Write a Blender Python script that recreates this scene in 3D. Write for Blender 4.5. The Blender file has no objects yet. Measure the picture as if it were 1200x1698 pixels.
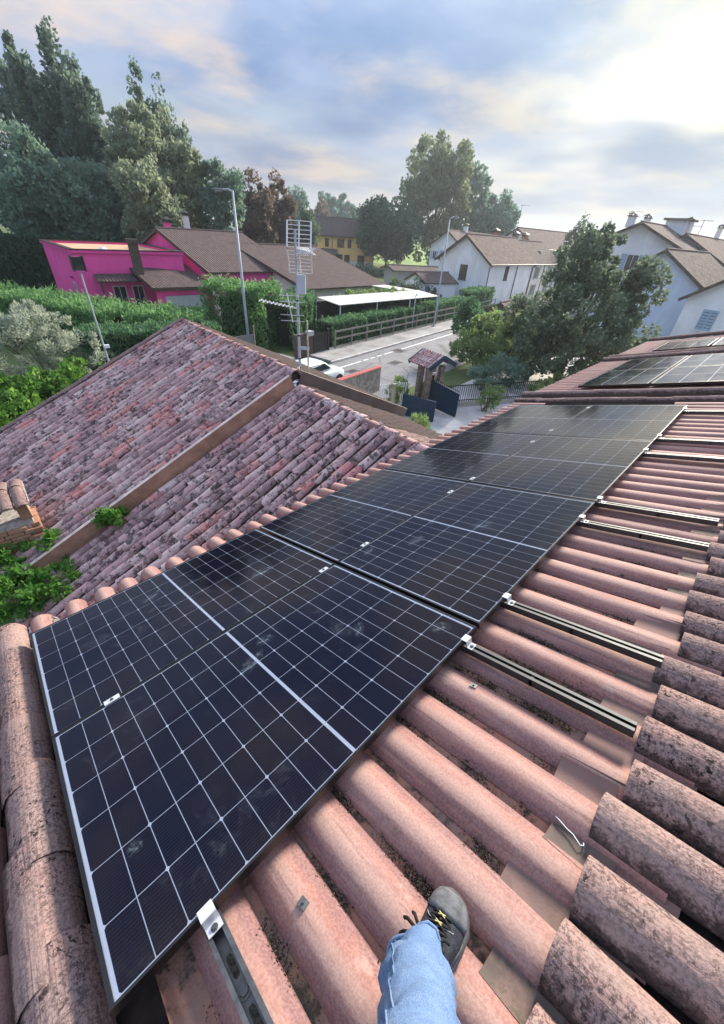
import bpy, math, random
import numpy as np
from mathutils import Matrix, Vector
from math import sin, cos, radians, pi, hypot, atan2
rng = np.random.default_rng(7); random.seed(7)
SC = bpy.context.scene
COL = SC.collection

# ------------------------------------------------------------------ camera
RW = np.array([[0.70814425, -0.70381867, 0.05631173],
               [-0.38200226, -0.44897875, -0.80776999],
               [0.59380637, 0.55050646, -0.58680204]])      # rows: right, down, forward
CAM = np.array([0.34336, -2.61745, 7.2]); FPX = 639.58
cam = bpy.data.cameras.new('camera'); cam_o = bpy.data.objects.new('camera', cam); COL.objects.link(cam_o)
m = Matrix([[RW[0][i], -RW[1][i], -RW[2][i], CAM[i]] for i in range(3)] + [[0, 0, 0, 1]])
cam_o.matrix_world = m
cam.sensor_fit = 'HORIZONTAL'; cam.sensor_width = 36.0; cam.lens = 36.0*FPX/1200.0
cam.clip_start = 0.05; cam.clip_end = 6000
SC.camera = cam_o
SC.render.resolution_x, SC.render.resolution_y = 724, 1024

# ------------------------------------------------------------------ light
SUN_AZ, SUN_EL = 9.0, 26.0
SUN_DIR = (cos(radians(SUN_EL))*cos(radians(SUN_AZ)), cos(radians(SUN_EL))*sin(radians(SUN_AZ)), sin(radians(SUN_EL)))
def build_world():
    w = bpy.data.worlds.new('World'); SC.world = w; w.use_nodes = True
    nt = w.node_tree; N = nt.nodes; L = nt.links; N.clear()
    def nd(t, **k):
        n = N.new(t)
        for a, b in k.items(): setattr(n, a, b)
        return n
    def math_(op, a, b=None, clamp=False):
        n = nd('ShaderNodeMath', operation=op); n.use_clamp = clamp
        for i, v in enumerate((a, b)):
            if v is None: continue
            if isinstance(v, (int, float)): n.inputs[i].default_value = v
            else: L.new(v, n.inputs[i])
        return n.outputs[0]
    def mix(f, a, b):
        n = nd('ShaderNodeMix', data_type='RGBA')
        for s, v in ((n.inputs[0], f), (n.inputs[6], a), (n.inputs[7], b)):
            if isinstance(v, tuple): s.default_value = (*v, 1)
            elif isinstance(v, (int, float)): s.default_value = v
            else: L.new(v, s)
        return n.outputs[2]
    def ramp(v, p0, p1):
        n = nd('ShaderNodeMapRange', interpolation_type='SMOOTHSTEP'); L.new(v, n.inputs[0])
        n.inputs[1].default_value = p0; n.inputs[2].default_value = p1; return n.outputs[0]
    sky = nd('ShaderNodeTexSky', sky_type='NISHITA'); sky.sun_disc = False
    sky.sun_elevation = radians(SUN_EL); sky.sun_rotation = radians(90-SUN_AZ); sky.air_density = 1.3; sky.dust_density = 2.0
    sk = nd('ShaderNodeVectorMath', operation='SCALE'); L.new(sky.outputs[0], sk.inputs[0]); sk.inputs[3].default_value = 0.06
    tc = nd('ShaderNodeTexCoord'); g = tc.outputs['Generated']
    sp = nd('ShaderNodeSeparateXYZ'); L.new(g, sp.inputs[0])
    up = math_('MAXIMUM', sp.outputs[2], 0.0); den = math_('ADD', up, 0.13)
    cx = math_('DIVIDE', sp.outputs[0], den); cy = math_('DIVIDE', sp.outputs[1], den)
    cb = nd('ShaderNodeCombineXYZ'); L.new(cx, cb.inputs[0]); L.new(cy, cb.inputs[1])
    def noise(scale, detail, rough, off, dist=0.0):
        mp = nd('ShaderNodeMapping'); mp.inputs[1].default_value = off; L.new(cb.outputs[0], mp.inputs[0])
        n = nd('ShaderNodeTexNoise'); n.inputs['Scale'].default_value = scale; n.inputs['Detail'].default_value = detail
        n.inputs['Roughness'].default_value = rough; n.inputs['Distortion'].default_value = dist
        L.new(mp.outputs[0], n.inputs['Vector']); return n.outputs[0]
    big = noise(0.62, 6, 0.52, (3.1, 1.7, 0)); fine = noise(1.15, 8, 0.55, (7.3, 2.2, 0), 0.15); wisp = noise(0.34, 4, 0.5, (1.2, 9.4, 0))
    dv = nd('ShaderNodeVectorMath', operation='DOT_PRODUCT'); nv = nd('ShaderNodeVectorMath', operation='NORMALIZE'); L.new(g, nv.inputs[0])
    L.new(nv.outputs[0], dv.inputs[0]); dv.inputs[1].default_value = SUN_DIR
    ca = math_('MAXIMUM', dv.outputs['Value'], 0.0)
    glow = math_('POWER', ca, 9.0); glow2 = math_('POWER', ca, 65.0)
    # cloud deck: lavender grey undersides, cream edges, thin blue gaps
    deck = mix(ramp(big, .40, .60), (0.190, 0.250, 0.365), (0.075, 0.138, 0.270))
    cream = mix(glow, (0.42, 0.345, 0.285), (0.40, 0.355, 0.245))
    deck = mix(math_('MULTIPLY', ramp(fine, .46, .70), .8), deck, cream)
    blue = mix(0.5, sk.outputs[0], (0.135, 0.225, 0.335))
    col = mix(math_('MULTIPLY', ramp(wisp, .50, .66), .8), deck, blue)
    hz = math_('POWER', math_('SUBTRACT', 1.0, up, True), 10.0)
    col = mix(math_('MULTIPLY', hz, .72), col, (0.395, 0.335, 0.285))
    col = mix(math_('MULTIPLY', glow, .40), col, (0.31, 0.36, 0.335))
    col = mix(math_('MULTIPLY', glow2, .9), col, (0.56, 0.50, 0.30))
    lift = nd('ShaderNodeVectorMath', operation='SCALE'); L.new(col, lift.inputs[0]); L.new(math_('MULTIPLY', math_('ADD', math_('MULTIPLY', up, 2.0), 1.0), .62), lift.inputs[3])
    bg = nd('ShaderNodeBackground'); L.new(lift.outputs[0], bg.inputs[0]); bg.inputs[1].default_value = 1.0
    out = nd('ShaderNodeOutputWorld'); L.new(bg.outputs[0], out.inputs[0])
build_world()
sun = bpy.data.lights.new('sun', 'SUN'); sun.energy = 3.6; sun.angle = radians(12); sun.color = (1.0, 0.90, 0.76)
sun_o = bpy.data.objects.new('sun', sun); COL.objects.link(sun_o)
sun_o.rotation_euler = Vector(SUN_DIR).to_track_quat('Z', 'Y').to_euler()
vs = SC.view_settings; vs.view_transform = 'Standard'; vs.look = 'None'; vs.exposure = 1.36; vs.gamma = 1.0; vs.use_curve_mapping = False
SC.cycles.use_denoising = True
SC.cycles.max_bounces = 8; SC.cycles.transparent_max_bounces = 16; SC.cycles.diffuse_bounces = 3; SC.cycles.glossy_bounces = 3; SC.cycles.volume_bounces = 0

# ------------------------------------------------------------------ measuring helpers (pixels of the photograph -> places)
def ray(x, y): return RW.T @ np.array([(x-600)/FPX, (y-849)/FPX, 1.0])
def atz(x, y, z=0.0):
    d = ray(x, y); return CAM + d*(z-CAM[2])/d[2]
def at(x, y, dist):
    d = ray(x, y); return CAM + d/hypot(d[0], d[1])*dist

# ------------------------------------------------------------------ mesh helpers
def link(o, parent=None):
    COL.objects.link(o)
    if parent is not None: o.parent = parent
    return o
def make_mesh(name, V, F, mat=None, smooth=False, uv=None):
    me = bpy.data.meshes.new(name)
    V = np.asarray(V, dtype=np.float32)
    if isinstance(F, np.ndarray):
        n, k = F.shape
        me.vertices.add(len(V)); me.vertices.foreach_set('co', V.ravel())
        me.loops.add(n*k); me.loops.foreach_set('vertex_index', F.ravel().astype(np.int32))
        me.polygons.add(n); me.polygons.foreach_set('loop_start', np.arange(0, n*k, k, dtype=np.int32)); 
        me.update(calc_edges=True)
    else:
        me.from_pydata([tuple(map(float, v)) for v in V], [], [tuple(f) for f in F]); me.update()
    if uv is not None:
        l = me.uv_layers.new(name='UVMap'); l.data.foreach_set('uv', np.asarray(uv, dtype=np.float32).ravel())
    if smooth: me.polygons.foreach_set('use_smooth', np.ones(len(me.polygons), dtype=bool))
    if mat: me.materials.append(mat)
    return me
def obj(name, me, parent=None, loc=(0, 0, 0), rot=(0, 0, 0), scale=None, M=None):
    o = bpy.data.objects.new(name, me); link(o, parent)
    if M is not None: o.matrix_local = M
    else:
        o.location = loc; o.rotation_euler = rot
        if scale: o.scale = scale
    return o
def tag(o, label, cat, group=None, kind=None):
    if label: o['label'] = label
    if cat: o['category'] = cat
    if group: o['group'] = group
    if kind: o['kind'] = kind
    return o
def thing(name, label, cat, loc=(0, 0, 0), rotz=0.0, group=None, M=None):
    o = bpy.data.objects.new(name, None); link(o); o.empty_display_size = .2
    if M is not None: o.matrix_world = M
    else: o.location = loc; o.rotation_euler = (0, 0, rotz)
    return tag(o, label, cat, group)
class MB:
    def __init__(s): s.V = []; s.F = []; s.n = 0
    def add(s, V, F):
        s.V += [tuple(v) for v in V]; s.F += [tuple(i+s.n for i in f) for f in F]; s.n = len(s.V); return s
    def box(s, c, d, rz=0.0, M=None):
        x, y, z = d[0]/2, d[1]/2, d[2]/2
        P = np.array([(a*x, b*y, e*z) for e in (-1, 1) for a, b in ((-1, -1), (1, -1), (1, 1), (-1, 1))])
        if rz: P = P @ np.array([[cos(rz), sin(rz), 0], [-sin(rz), cos(rz), 0], [0, 0, 1]])
        if M is not None: P = P @ np.array(M).T
        return s.add(P+np.array(c), [(3, 2, 1, 0), (4, 5, 6, 7), (0, 1, 5, 4), (1, 2, 6, 5), (2, 3, 7, 6), (3, 0, 4, 7)])
    def tube(s, pts, r, n=8, cap=True):
        pts = [np.array(p, float) for p in pts]; rr = r if hasattr(r, '__len__') else [r]*len(pts)
        V = []; k = len(pts); up = None
        for i, p in enumerate(pts):
            t = pts[min(i+1, k-1)]-pts[max(i-1, 0)]; t /= (np.linalg.norm(t)+1e-9)
            a = np.array([0, 0, 1.0]) if abs(t[2]) < .9 else np.array([1.0, 0, 0])
            if up is not None: a = up
            x = a-t*(a@t); x /= (np.linalg.norm(x)+1e-9); up = x; y = np.cross(t, x)
            for j in range(n): V.append(p+rr[i]*(x*cos(2*pi*j/n)+y*sin(2*pi*j/n)))
        F = [(i*n+j, i*n+(j+1) % n, (i+1)*n+(j+1) % n, (i+1)*n+j) for i in range(k-1) for j in range(n)]
        if cap: F += [tuple(range(n-1, -1, -1)), tuple(range((k-1)*n, k*n))]
        return s.add(V, F)
    def beam(s, a, b, w, h):
        a = np.array(a, float); b = np.array(b, float); t = b-a; l = np.linalg.norm(t); t /= l
        up = np.array([0, 0, 1.0]) if abs(t[2]) < .95 else np.array([0, 1.0, 0])
        x = np.cross(up, t); x /= np.linalg.norm(x); y = np.cross(t, x)
        return s.box((a+b)/2, (w, h, l), M=np.stack([x, y, t], axis=1))
    def build(s, name, mat, parent=None, smooth=False, **k): return obj(name, make_mesh(name, s.V, s.F, mat, smooth), parent, **k)

# ------------------------------------------------------------------ materials
MATS = {}
class NT:
    def __init__(s, name):
        s.m = bpy.data.materials.new(name); s.m.use_nodes = True; s.t = s.m.node_tree; s.N = s.t.nodes; s.L = s.t.links
        s.bsdf = s.N['Principled BSDF']; s.out = s.N['Material Output']
    def nd(s, t, **k):
        n = s.N.new(t)
        for a, b in k.items(): setattr(n, a, b)
        return n
    def setin(s, sock, v):
        if isinstance(v, tuple): sock.default_value = (*v, 1) if len(v) == 3 and sock.type == 'RGBA' else v
        elif isinstance(v, (int, float)): sock.default_value = v
        elif v is not None: s.L.new(v, sock)
    def math(s, op, a, b=None, clamp=False):
        n = s.nd('ShaderNodeMath', operation=op); n.use_clamp = clamp; s.setin(n.inputs[0], a); s.setin(n.inputs[1], b); return n.outputs[0]
    def mix(s, f, a, b, blend='MIX'):
        n = s.nd('ShaderNodeMix', data_type='RGBA', blend_type=blend); s.setin(n.inputs[0], f); s.setin(n.inputs[6], a); s.setin(n.inputs[7], b); return n.outputs[2]
    def ramp(s, v, a, b):
        n = s.nd('ShaderNodeMapRange', interpolation_type='SMOOTHSTEP'); s.L.new(v, n.inputs[0]); n.inputs[1].default_value = a; n.inputs[2].default_value = b; return n.outputs[0]
    def obj(s): return s.nd('ShaderNodeTexCoord').outputs['Object']
    def uv(s): return s.nd('ShaderNodeTexCoord').outputs['UV']
    def pos(s): return s.nd('ShaderNodeNewGeometry').outputs['Position']
    def rnd(s):
        a = s.nd('ShaderNodeObjectInfo').outputs['Random']; b = s.nd('ShaderNodeNewGeometry').outputs['Random Per Island']
        return s.math('FRACT', s.math('ADD', s.math('MULTIPLY', a, 7.31), b))
    def off(s, vec, r, k=37.0):     # shift a texture per piece so alike pieces differ
        c = s.nd('ShaderNodeCombineXYZ'); s.L.new(s.math('MULTIPLY', r, k), c.inputs[0]); s.L.new(s.math('MULTIPLY', r, k*1.7), c.inputs[1])
        a = s.nd('ShaderNodeVectorMath', operation='ADD'); s.L.new(vec, a.inputs[0]); s.L.new(c.outputs[0], a.inputs[1]); return a.outputs[0]
    def map(s, vec, scale=(1, 1, 1), rot=(0, 0, 0)):
        n = s.nd('ShaderNodeMapping'); n.inputs[3].default_value = scale; n.inputs[2].default_value = rot; s.L.new(vec, n.inputs[0]); return n.outputs[0]
    def noise(s, vec, scale, detail=5, rough=.55, dist=0.0):
        n = s.nd('ShaderNodeTexNoise'); s.L.new(vec, n.inputs['Vector']); n.inputs['Scale'].default_value = scale; n.inputs['Detail'].default_value = detail
        n.inputs['Roughness'].default_value = rough; n.inputs['Distortion'].default_value = dist; return n.outputs[0]
    def voro(s, vec, scale, feat='F1'):
        n = s.nd('ShaderNodeTexVoronoi', feature=feat); s.L.new(vec, n.inputs['Vector']); n.inputs['Scale'].default_value = scale; return n.outputs['Distance']
    def bump(s, h, strength=.4, dist=.01):
        n = s.nd('ShaderNodeBump'); n.inputs['Strength'].default_value = strength; n.inputs['Distance'].default_value = dist; s.L.new(h, n.inputs['Height'])
        s.L.new(n.outputs[0], s.bsdf.inputs['Normal'])
    def fin(s, col, rough=.8, metal=0.0, spec=.3):
        s.setin(s.bsdf.inputs['Base Color'], col); s.setin(s.bsdf.inputs['Roughness'], rough); s.setin(s.bsdf.inputs['Metallic'], metal)
        s.setin(s.bsdf.inputs['Specular IOR Level'], spec); return s.m
def plain(name, col, rough=.7, metal=0.0, var=.15, scale=6.0, spec=.3, bump=0.0):
    if name in MATS: return MATS[name]
    t = NT(name); v = t.obj(); n = t.noise(v, scale, 5, .6)
    c2 = tuple(x*(1-var) for x in col); c1 = tuple(min(1, x*(1+var)) for x in col)
    c = t.mix(t.ramp(n, .3, .7), c2, c1)
    if bump: t.bump(t.noise(v, scale*6, 4), bump, .01)
    MATS[name] = t.fin(c, rough, metal, spec); return MATS[name]

def mat_tile_pink():
    t = NT('tile_pink'); v = t.obj(); r = t.rnd(); p = t.off(v, r)
    a = t.noise(t.map(p, (5, 1.6, 5)), 1.2, 5, .6); b = t.noise(p, 22, 6, .65); f = t.noise(p, 120, 3, .6)
    c = t.mix(t.ramp(a, .35, .68), (0.325, 0.151, 0.121), (0.325, 0.191, 0.168))
    c = t.mix(t.math('MULTIPLY', t.ramp(b, .5, .75), .55), c, (0.202, 0.104, 0.111))
    c = t.mix(t.math('MULTIPLY', t.ramp(t.noise(p, 9, 6, .7), .58, .72), .5), c, (0.476, 0.363, 0.322))
    c = t.mix(t.math('MULTIPLY', t.ramp(t.noise(t.map(p, (14, 2, 14)), 1.0, 6, .7), .60, .74), .6), c, (0.144, 0.087, 0.074))
    c = t.mix(t.math('MULTIPLY', t.math('SUBTRACT', r, .5), .7, True), c, (0.376, 0.182, 0.148)); c = t.mix(t.math('MULTIPLY', t.ramp(t.noise(t.map(p, (3, 1, 3)), 2.2, 6, .75), .60, .70), .75), c, (0.123, 0.098, 0.057))
    sx = t.nd('ShaderNodeSeparateXYZ'); t.L.new(v, sx.inputs[0]); wear_shade = t.math('ADD', t.math('MULTIPLY', t.math('ABSOLUTE', t.math('ADD', sx.outputs[0], .008)), -17.0), t.math('MULTIPLY', t.noise(t.map(p, (12, 2.2, 12)), 1.0, 6, .7), 1.9))
    c = t.mix(t.math('MULTIPLY', t.ramp(wear_shade, .25, .75), .65), c, (0.476, 0.313, 0.258)); c = t.mix(t.math('MULTIPLY', t.ramp(wear_shade, .20, -.30), .75), c, (0.163, 0.084, 0.090))  # lit crest and shaded flanks painted into the colour, along with crest wear
    st_ = t.noise(t.map(p, (26, .9, 26)), 1.0, 5, .65)
    c = t.mix(t.math('MULTIPLY', t.ramp(st_, .52, .66), .6), c, (0.144, 0.078, 0.081))
    c = t.mix(t.math('MULTIPLY', t.ramp(t.noise(t.map(p, (18, 1.3, 18)), 1.7, 5, .7), .56, .70), .5), c, (0.448, 0.309, 0.269))
    c = t.mix(.14, c, t.mix(t.ramp(f, .4, .6), (0.144, 0.067, 0.061), (0.542, 0.403, 0.370)))
    t.bump(t.math('ADD', t.math('MULTIPLY', b, .6), t.math('MULTIPLY', f, .4)), .35, .006); return t.fin(c, .78)
def mat_tile_lichen():
    t = NT('tile_lichen'); v = t.obj(); r = t.rnd(); p = t.off(v, r)
    base = t.mix(t.ramp(t.noise(p, 7, 5, .6), .35, .65), (0.331, 0.209, 0.180), (0.288, 0.209, 0.194))
    base = t.mix(t.math('MULTIPLY', t.ramp(t.noise(p, 75, 6, .85), .48, .55), .9), base, (0.076, 0.050, 0.050))
    base = t.mix(t.math('MULTIPLY', t.ramp(t.noise(p, 110, 4, .8), .56, .64), .6), base, (0.389, 0.310, 0.281))
    w = t.nd('ShaderNodeTexWave', wave_type='BANDS', bands_direction='X'); t.L.new(t.map(p, (1, .05, 1)), w.inputs['Vector']); w.inputs['Scale'].default_value = 17; w.inputs['Distortion'].default_value = 7.0; w.inputs['Detail'].default_value = 4; w.inputs['Detail Scale'].default_value = 2.5
    base = t.mix(t.math('MULTIPLY', t.math('MULTIPLY', t.ramp(w.outputs[1], .86, .99), t.ramp(t.noise(p, 6, 3), .4, .6)), .55), base, (0.094, 0.062, 0.062))
    big = t.noise(p, 5, 5, .65); sp = t.noise(p, 40, 4, .6, .4)
    spots = t.math('MULTIPLY', t.ramp(sp, .60, .64), t.ramp(big, .42, .55))
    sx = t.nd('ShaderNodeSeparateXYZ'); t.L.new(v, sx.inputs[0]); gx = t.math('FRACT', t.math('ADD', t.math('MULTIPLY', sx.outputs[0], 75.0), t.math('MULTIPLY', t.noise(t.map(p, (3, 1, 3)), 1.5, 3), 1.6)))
    gm = t.math('MULTIPLY', t.math('LESS_THAN', gx, .14), t.math('LESS_THAN', t.math('ABSOLUTE', t.math('ADD', sx.outputs[0], .012)), .038)); base = t.mix(t.math('MULTIPLY', t.math('MULTIPLY', gm, t.ramp(t.noise(p, 22, 4), .38, .55)), .7), base, (0.072, 0.047, 0.047))
    base = t.mix(spots, base, (0.016, 0.013, 0.013))
    base = t.mix(t.math('MULTIPLY', t.ramp(t.noise(p, 10, 9, .8), .58, .63), .9), base, (0.020, 0.016, 0.015))
    base = t.mix(t.math('MULTIPLY', t.ramp(t.noise(p, 19, 5, .7), .64, .70), .5), base, (0.360, 0.346, 0.324))
    base = t.mix(t.math('MULTIPLY', t.ramp(t.noise(t.map(p, (4, 1.5, 4)), 1.6, 4, .6), .45, .65), .5), base, (0.338, 0.238, 0.209)); base = t.mix(t.math('MULTIPLY', t.math('SUBTRACT', r, .5), .5, True), base, (0.173, 0.115, 0.115))
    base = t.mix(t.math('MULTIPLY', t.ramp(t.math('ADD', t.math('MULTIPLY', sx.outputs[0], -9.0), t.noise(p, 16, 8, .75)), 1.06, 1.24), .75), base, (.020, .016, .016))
    t.bump(t.math('ADD', t.noise(p, 70, 4), t.math('MULTIPLY', w.outputs[1], .12)), .6, .006); return t.fin(base, .92, spec=.15)
def mat_tile_wing():
    t = NT('tile_wing'); v = t.obj(); r = t.rnd(); p = t.off(v, r)
    r2 = t.math('FRACT', t.math('MULTIPLY', r, 17.3))
    c = t.mix(t.ramp(r2, .10, .45), (0.289, 0.181, 0.186), (0.451, 0.282, 0.282)); c = t.mix(t.ramp(r2, .65, 1.0), c, (0.603, 0.451, 0.432)); c = t.mix(t.ramp(r, .86, .94), c, (0.552, 0.239, 0.226))
    c = t.mix(t.math('MULTIPLY', t.ramp(t.noise(p, 10, 6, .7), .52, .64), .6), c, (0.502, 0.427, 0.408))
    dk = t.math('MULTIPLY', t.ramp(t.noise(p, 9, 8, .74), .505, .575), t.ramp(t.noise(t.pos(), .8, 3), .18, .52))
    c = t.mix(t.math('MULTIPLY', dk, .85), c, (0.040, 0.034, 0.035))
    c = t.mix(t.math('MULTIPLY', t.ramp(t.noise(p, 45, 4, .7), .58, .66), .4), c, (0.075, 0.063, 0.063))
    c = t.mix(t.math('MULTIPLY', t.ramp(t.noise(p, 24, 5, .75), .60, .66), .65), c, (0.678, 0.627, 0.577))
    t.bump(t.noise(p, 60, 4), .5, .006); return t.fin(c, .9, spec=.15)
def mat_channel():
    t = NT('tile_channel'); v = t.obj(); r = t.rnd(); p = t.off(v, r)
    c = t.mix(t.ramp(t.noise(p, 6, 6, .65), .4, .62), (.36, .17, .12), (.27, .17, .14))
    c = t.mix(t.ramp(t.noise(p, 9, 8, .75), .49, .62), c, (.075, .06, .045)); c = t.mix(t.math('MULTIPLY', t.ramp(t.noise(p, 4, 4), .55, .7), .5), c, (.13, .11, .06))
    t.bump(t.noise(p, 50, 5), .6, .01); return t.fin(c, .9, spec=.15)
def mat_shard():
    t = NT('tile_shard'); v = t.obj(); r = t.rnd(); p = t.off(v, r)
    c = t.mix(t.ramp(t.noise(p, 11, 5, .6), .38, .6), (0.096, 0.074, 0.065), (0.155, 0.102, 0.090)); c = t.mix(t.math('MULTIPLY', t.ramp(t.noise(p, 16, 6, .7), .52, .64), .8), c, (0.053, 0.053, 0.034))
    c = t.mix(t.ramp(r, .6, .9), c, (0.223, 0.136, 0.118)); t.bump(t.noise(p, 80, 3), .3, .004); return t.fin(c, .8)
def mat_rooftile(name, c1, c2, dark=(.05, .045, .045), pitch=.22, course=.36, spots=.5):
    t = NT(name); u = t.uv(); sp = t.nd('ShaderNodeSeparateXYZ'); t.L.new(u, sp.inputs[0])
    a = t.math('MULTIPLY', sp.outputs[0], 2*pi/pitch); w = t.math('MULTIPLY', t.math('ADD', t.math('SINE', a), 1.0), .5)
    fr = t.math('FRACT', t.math('DIVIDE', sp.outputs[1], course))
    ci = t.nd('ShaderNodeCombineXYZ'); t.L.new(t.math('FLOOR', t.math('DIVIDE', sp.outputs[0], pitch)), ci.inputs[0]); t.L.new(t.math('FLOOR', t.math('DIVIDE', sp.outputs[1], course)), ci.inputs[1])
    wn = t.nd('ShaderNodeTexWhiteNoise'); t.L.new(ci.outputs[0], wn.inputs['Vector'])
    c = t.mix(wn.outputs['Value'], c1, c2); c = t.mix(t.math('MULTIPLY', t.ramp(t.noise(u, 1.6, 7, .75), .48, .62), spots), c, dark)
    c = t.mix(t.math('MULTIPLY', t.ramp(t.noise(u, 5, 6, .75), .58, .66), .5), c, tuple(min(.6, x*1.7) for x in c2))
    t.bump(t.math('ADD', w, t.math('MULTIPLY', fr, .5)), 1.0, .10); return t.fin(c, .9, spec=.12)
def mat_plaster(name, col, stain=.35):
    t = NT(name); v = t.obj()
    c = t.mix(t.ramp(t.noise(v, .5, 6, .65), .35, .65), tuple(x*.86 for x in col), col)
    c = t.mix(t.math('MULTIPLY', t.ramp(t.noise(t.map(v, (1.2, 1.2, .25)), 1.3, 6, .7), .52, .7), stain), c, tuple(x*.62 for x in col))
    t.bump(t.noise(v, 14, 5), .15, .02); return t.fin(c, .9, spec=.15)
def mat_leaf(name, a, b, c=None, trans=.42, scale=.8):
    t = NT(name); r = t.nd('ShaderNodeNewGeometry').outputs['Random Per Island']; n = t.noise(t.pos(), scale, 4, .6)
    k = t.math('ADD', t.math('MULTIPLY', r, .55), t.math('MULTIPLY', t.ramp(n, .3, .7), .45))
    col = t.mix(k, a, b)
    if c: col = t.mix(t.ramp(r, .88, .97), col, c)
    t.fin(col, .62, spec=.25); tr = t.nd('ShaderNodeBsdfTranslucent'); t.L.new(t.mix(.5, col, tuple(min(1, x*1.6) for x in b)), tr.inputs[0])
    mx = t.nd('ShaderNodeMixShader'); mx.inputs[0].default_value = trans; t.L.new(t.bsdf.outputs[0], mx.inputs[1]); t.L.new(tr.outputs[0], mx.inputs[2]); t.L.new(mx.outputs[0], t.out.inputs[0]); return t.m
def mat_bark(): 
    t = NT('bark'); v = t.obj(); c = t.mix(t.ramp(t.noise(t.map(v, (6, 6, 1)), 2, 6, .7), .35, .65), (.07, .055, .045), (.17, .14, .11)); t.bump(t.noise(t.map(v, (8, 8, 1.5)), 3, 5), .6, .03); return t.fin(c, .95)
def mat_metal(name, col, rough=.35, var=.1):
    t = NT(name); v = t.obj(); n = t.noise(v, 25, 5, .65); c = t.mix(t.ramp(n, .35, .65), tuple(x*(1-var) for x in col), col); return t.fin(c, t.math('ADD', t.math('MULTIPLY', n, .25), rough-.1), 1.0, .5)
def mat_cell():
    t = NT('silicon_cell'); v = t.obj(); sp = t.nd('ShaderNodeSeparateXYZ'); t.L.new(v, sp.inputs[0]); r = t.nd('ShaderNodeObjectInfo').outputs['Random']
    f = t.math('ABSOLUTE', t.math('SUBTRACT', t.math('FRACT', t.math('ADD', t.math('DIVIDE', sp.outputs[1], .0114), .5)), .5))
    line = t.math('LESS_THAN', f, .06)
    c = t.mix(r, (.0050, .0042, .022), (.0100, .0045, .018)); c = t.mix(t.math('MULTIPLY', line, .75), c, (.055, .055, .075)); return t.fin(c, .6, spec=0.0)
def mat_glass_sheet():
    t = NT('panel_glass'); t.N.remove(t.bsdf); v = t.pos()
    n1 = t.noise(v, 2.3, 6, .7); n2 = t.noise(v, 9, 6, .75, .6); sm = t.math('MULTIPLY', t.ramp(n1, .45, .70), t.ramp(n2, .48, .70))
    fr = t.nd('ShaderNodeFresnel'); fr.inputs[0].default_value = 1.33
    tr = t.nd('ShaderNodeBsdfTransparent'); tr.inputs[0].default_value = (1, 1, 1, 1)
    gl = t.nd('ShaderNodeBsdfGlossy'); gl.inputs[0].default_value = (1, 1, 1, 1); t.L.new(t.math('ADD', t.math('MULTIPLY', t.ramp(n1, .3, .7), .07), .055), gl.inputs['Roughness'])
    df = t.nd('ShaderNodeBsdfDiffuse'); df.inputs[0].default_value = (.42, .46, .52, 1)
    m1 = t.nd('ShaderNodeMixShader'); t.L.new(t.math('ADD', t.math('MULTIPLY', sm, .07), .003), m1.inputs[0]); t.L.new(tr.outputs[0], m1.inputs[1]); t.L.new(df.outputs[0], m1.inputs[2])
    m2 = t.nd('ShaderNodeMixShader'); t.L.new(t.math('MULTIPLY', fr.outputs[0], .95), m2.inputs[0]); t.L.new(m1.outputs[0], m2.inputs[1]); t.L.new(gl.outputs[0], m2.inputs[2])
    t.L.new(m2.outputs[0], t.out.inputs[0]); return t.m
def mat_smear():
    t = NT('dried_smear'); t.N.remove(t.bsdf); v = t.obj(); n = t.noise(v, 30, 6, .75, 1.0); ln = t.nd('ShaderNodeVectorMath', operation='LENGTH'); t.L.new(t.map(v, (11, 11, 1)), ln.inputs[0])
    a = t.math('MULTIPLY', t.ramp(n, .42, .72), t.math('SUBTRACT', 1.0, ln.outputs['Value'], True))
    tr = t.nd('ShaderNodeBsdfTransparent'); df = t.nd('ShaderNodeBsdfDiffuse'); df.inputs[0].default_value = (.42, .52, .62, 1)
    m1 = t.nd('ShaderNodeMixShader'); t.L.new(t.math('MULTIPLY', a, .45, True), m1.inputs[0]); t.L.new(tr.outputs[0], m1.inputs[1]); t.L.new(df.outputs[0], m1.inputs[2]); t.L.new(m1.outputs[0], t.out.inputs[0]); return t.m
def mat_ground():
    t = NT('ground_grass'); v = t.pos(); n = t.noise(v, .06, 6, .65); d = t.noise(v, 1.8, 6, .7)
    c = t.mix(t.ramp(n, .4, .62), (.055, .085, .03), (.12, .16, .055)); c = t.mix(t.math('MULTIPLY', t.ramp(d, .5, .68), .6), c, (.13, .11, .075)); t.bump(d, .8, .08); return t.fin(c, .95, spec=.1)
def mat_asphalt():
    t = NT('asphalt'); v = t.pos(); n = t.noise(v, .45, 6, .65); d = t.noise(v, 22, 4, .7); c = t.mix(t.ramp(n, .35, .68), (.185, .185, .192), (.25, .25, .258))
    cr = t.ramp(t.math('SUBTRACT', .022, t.voro(t.map(v, (1, 1, 1)), .28, 'DISTANCE_TO_EDGE')), 0.0, .02); pt = t.ramp(t.noise(t.map(v, (.25, 1, 1)), .5, 3), .62, .64)
    c = t.mix(t.math('MULTIPLY', pt, .5), c, (.15, .15, .155)); c = t.mix(t.math('MULTIPLY', cr, .6), c, (.05, .05, .05)); c = t.mix(.18, c, t.mix(d, (.05, .05, .05), (.35, .34, .33))); t.bump(d, .3, .01); return t.fin(c, .85, spec=.2)
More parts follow.
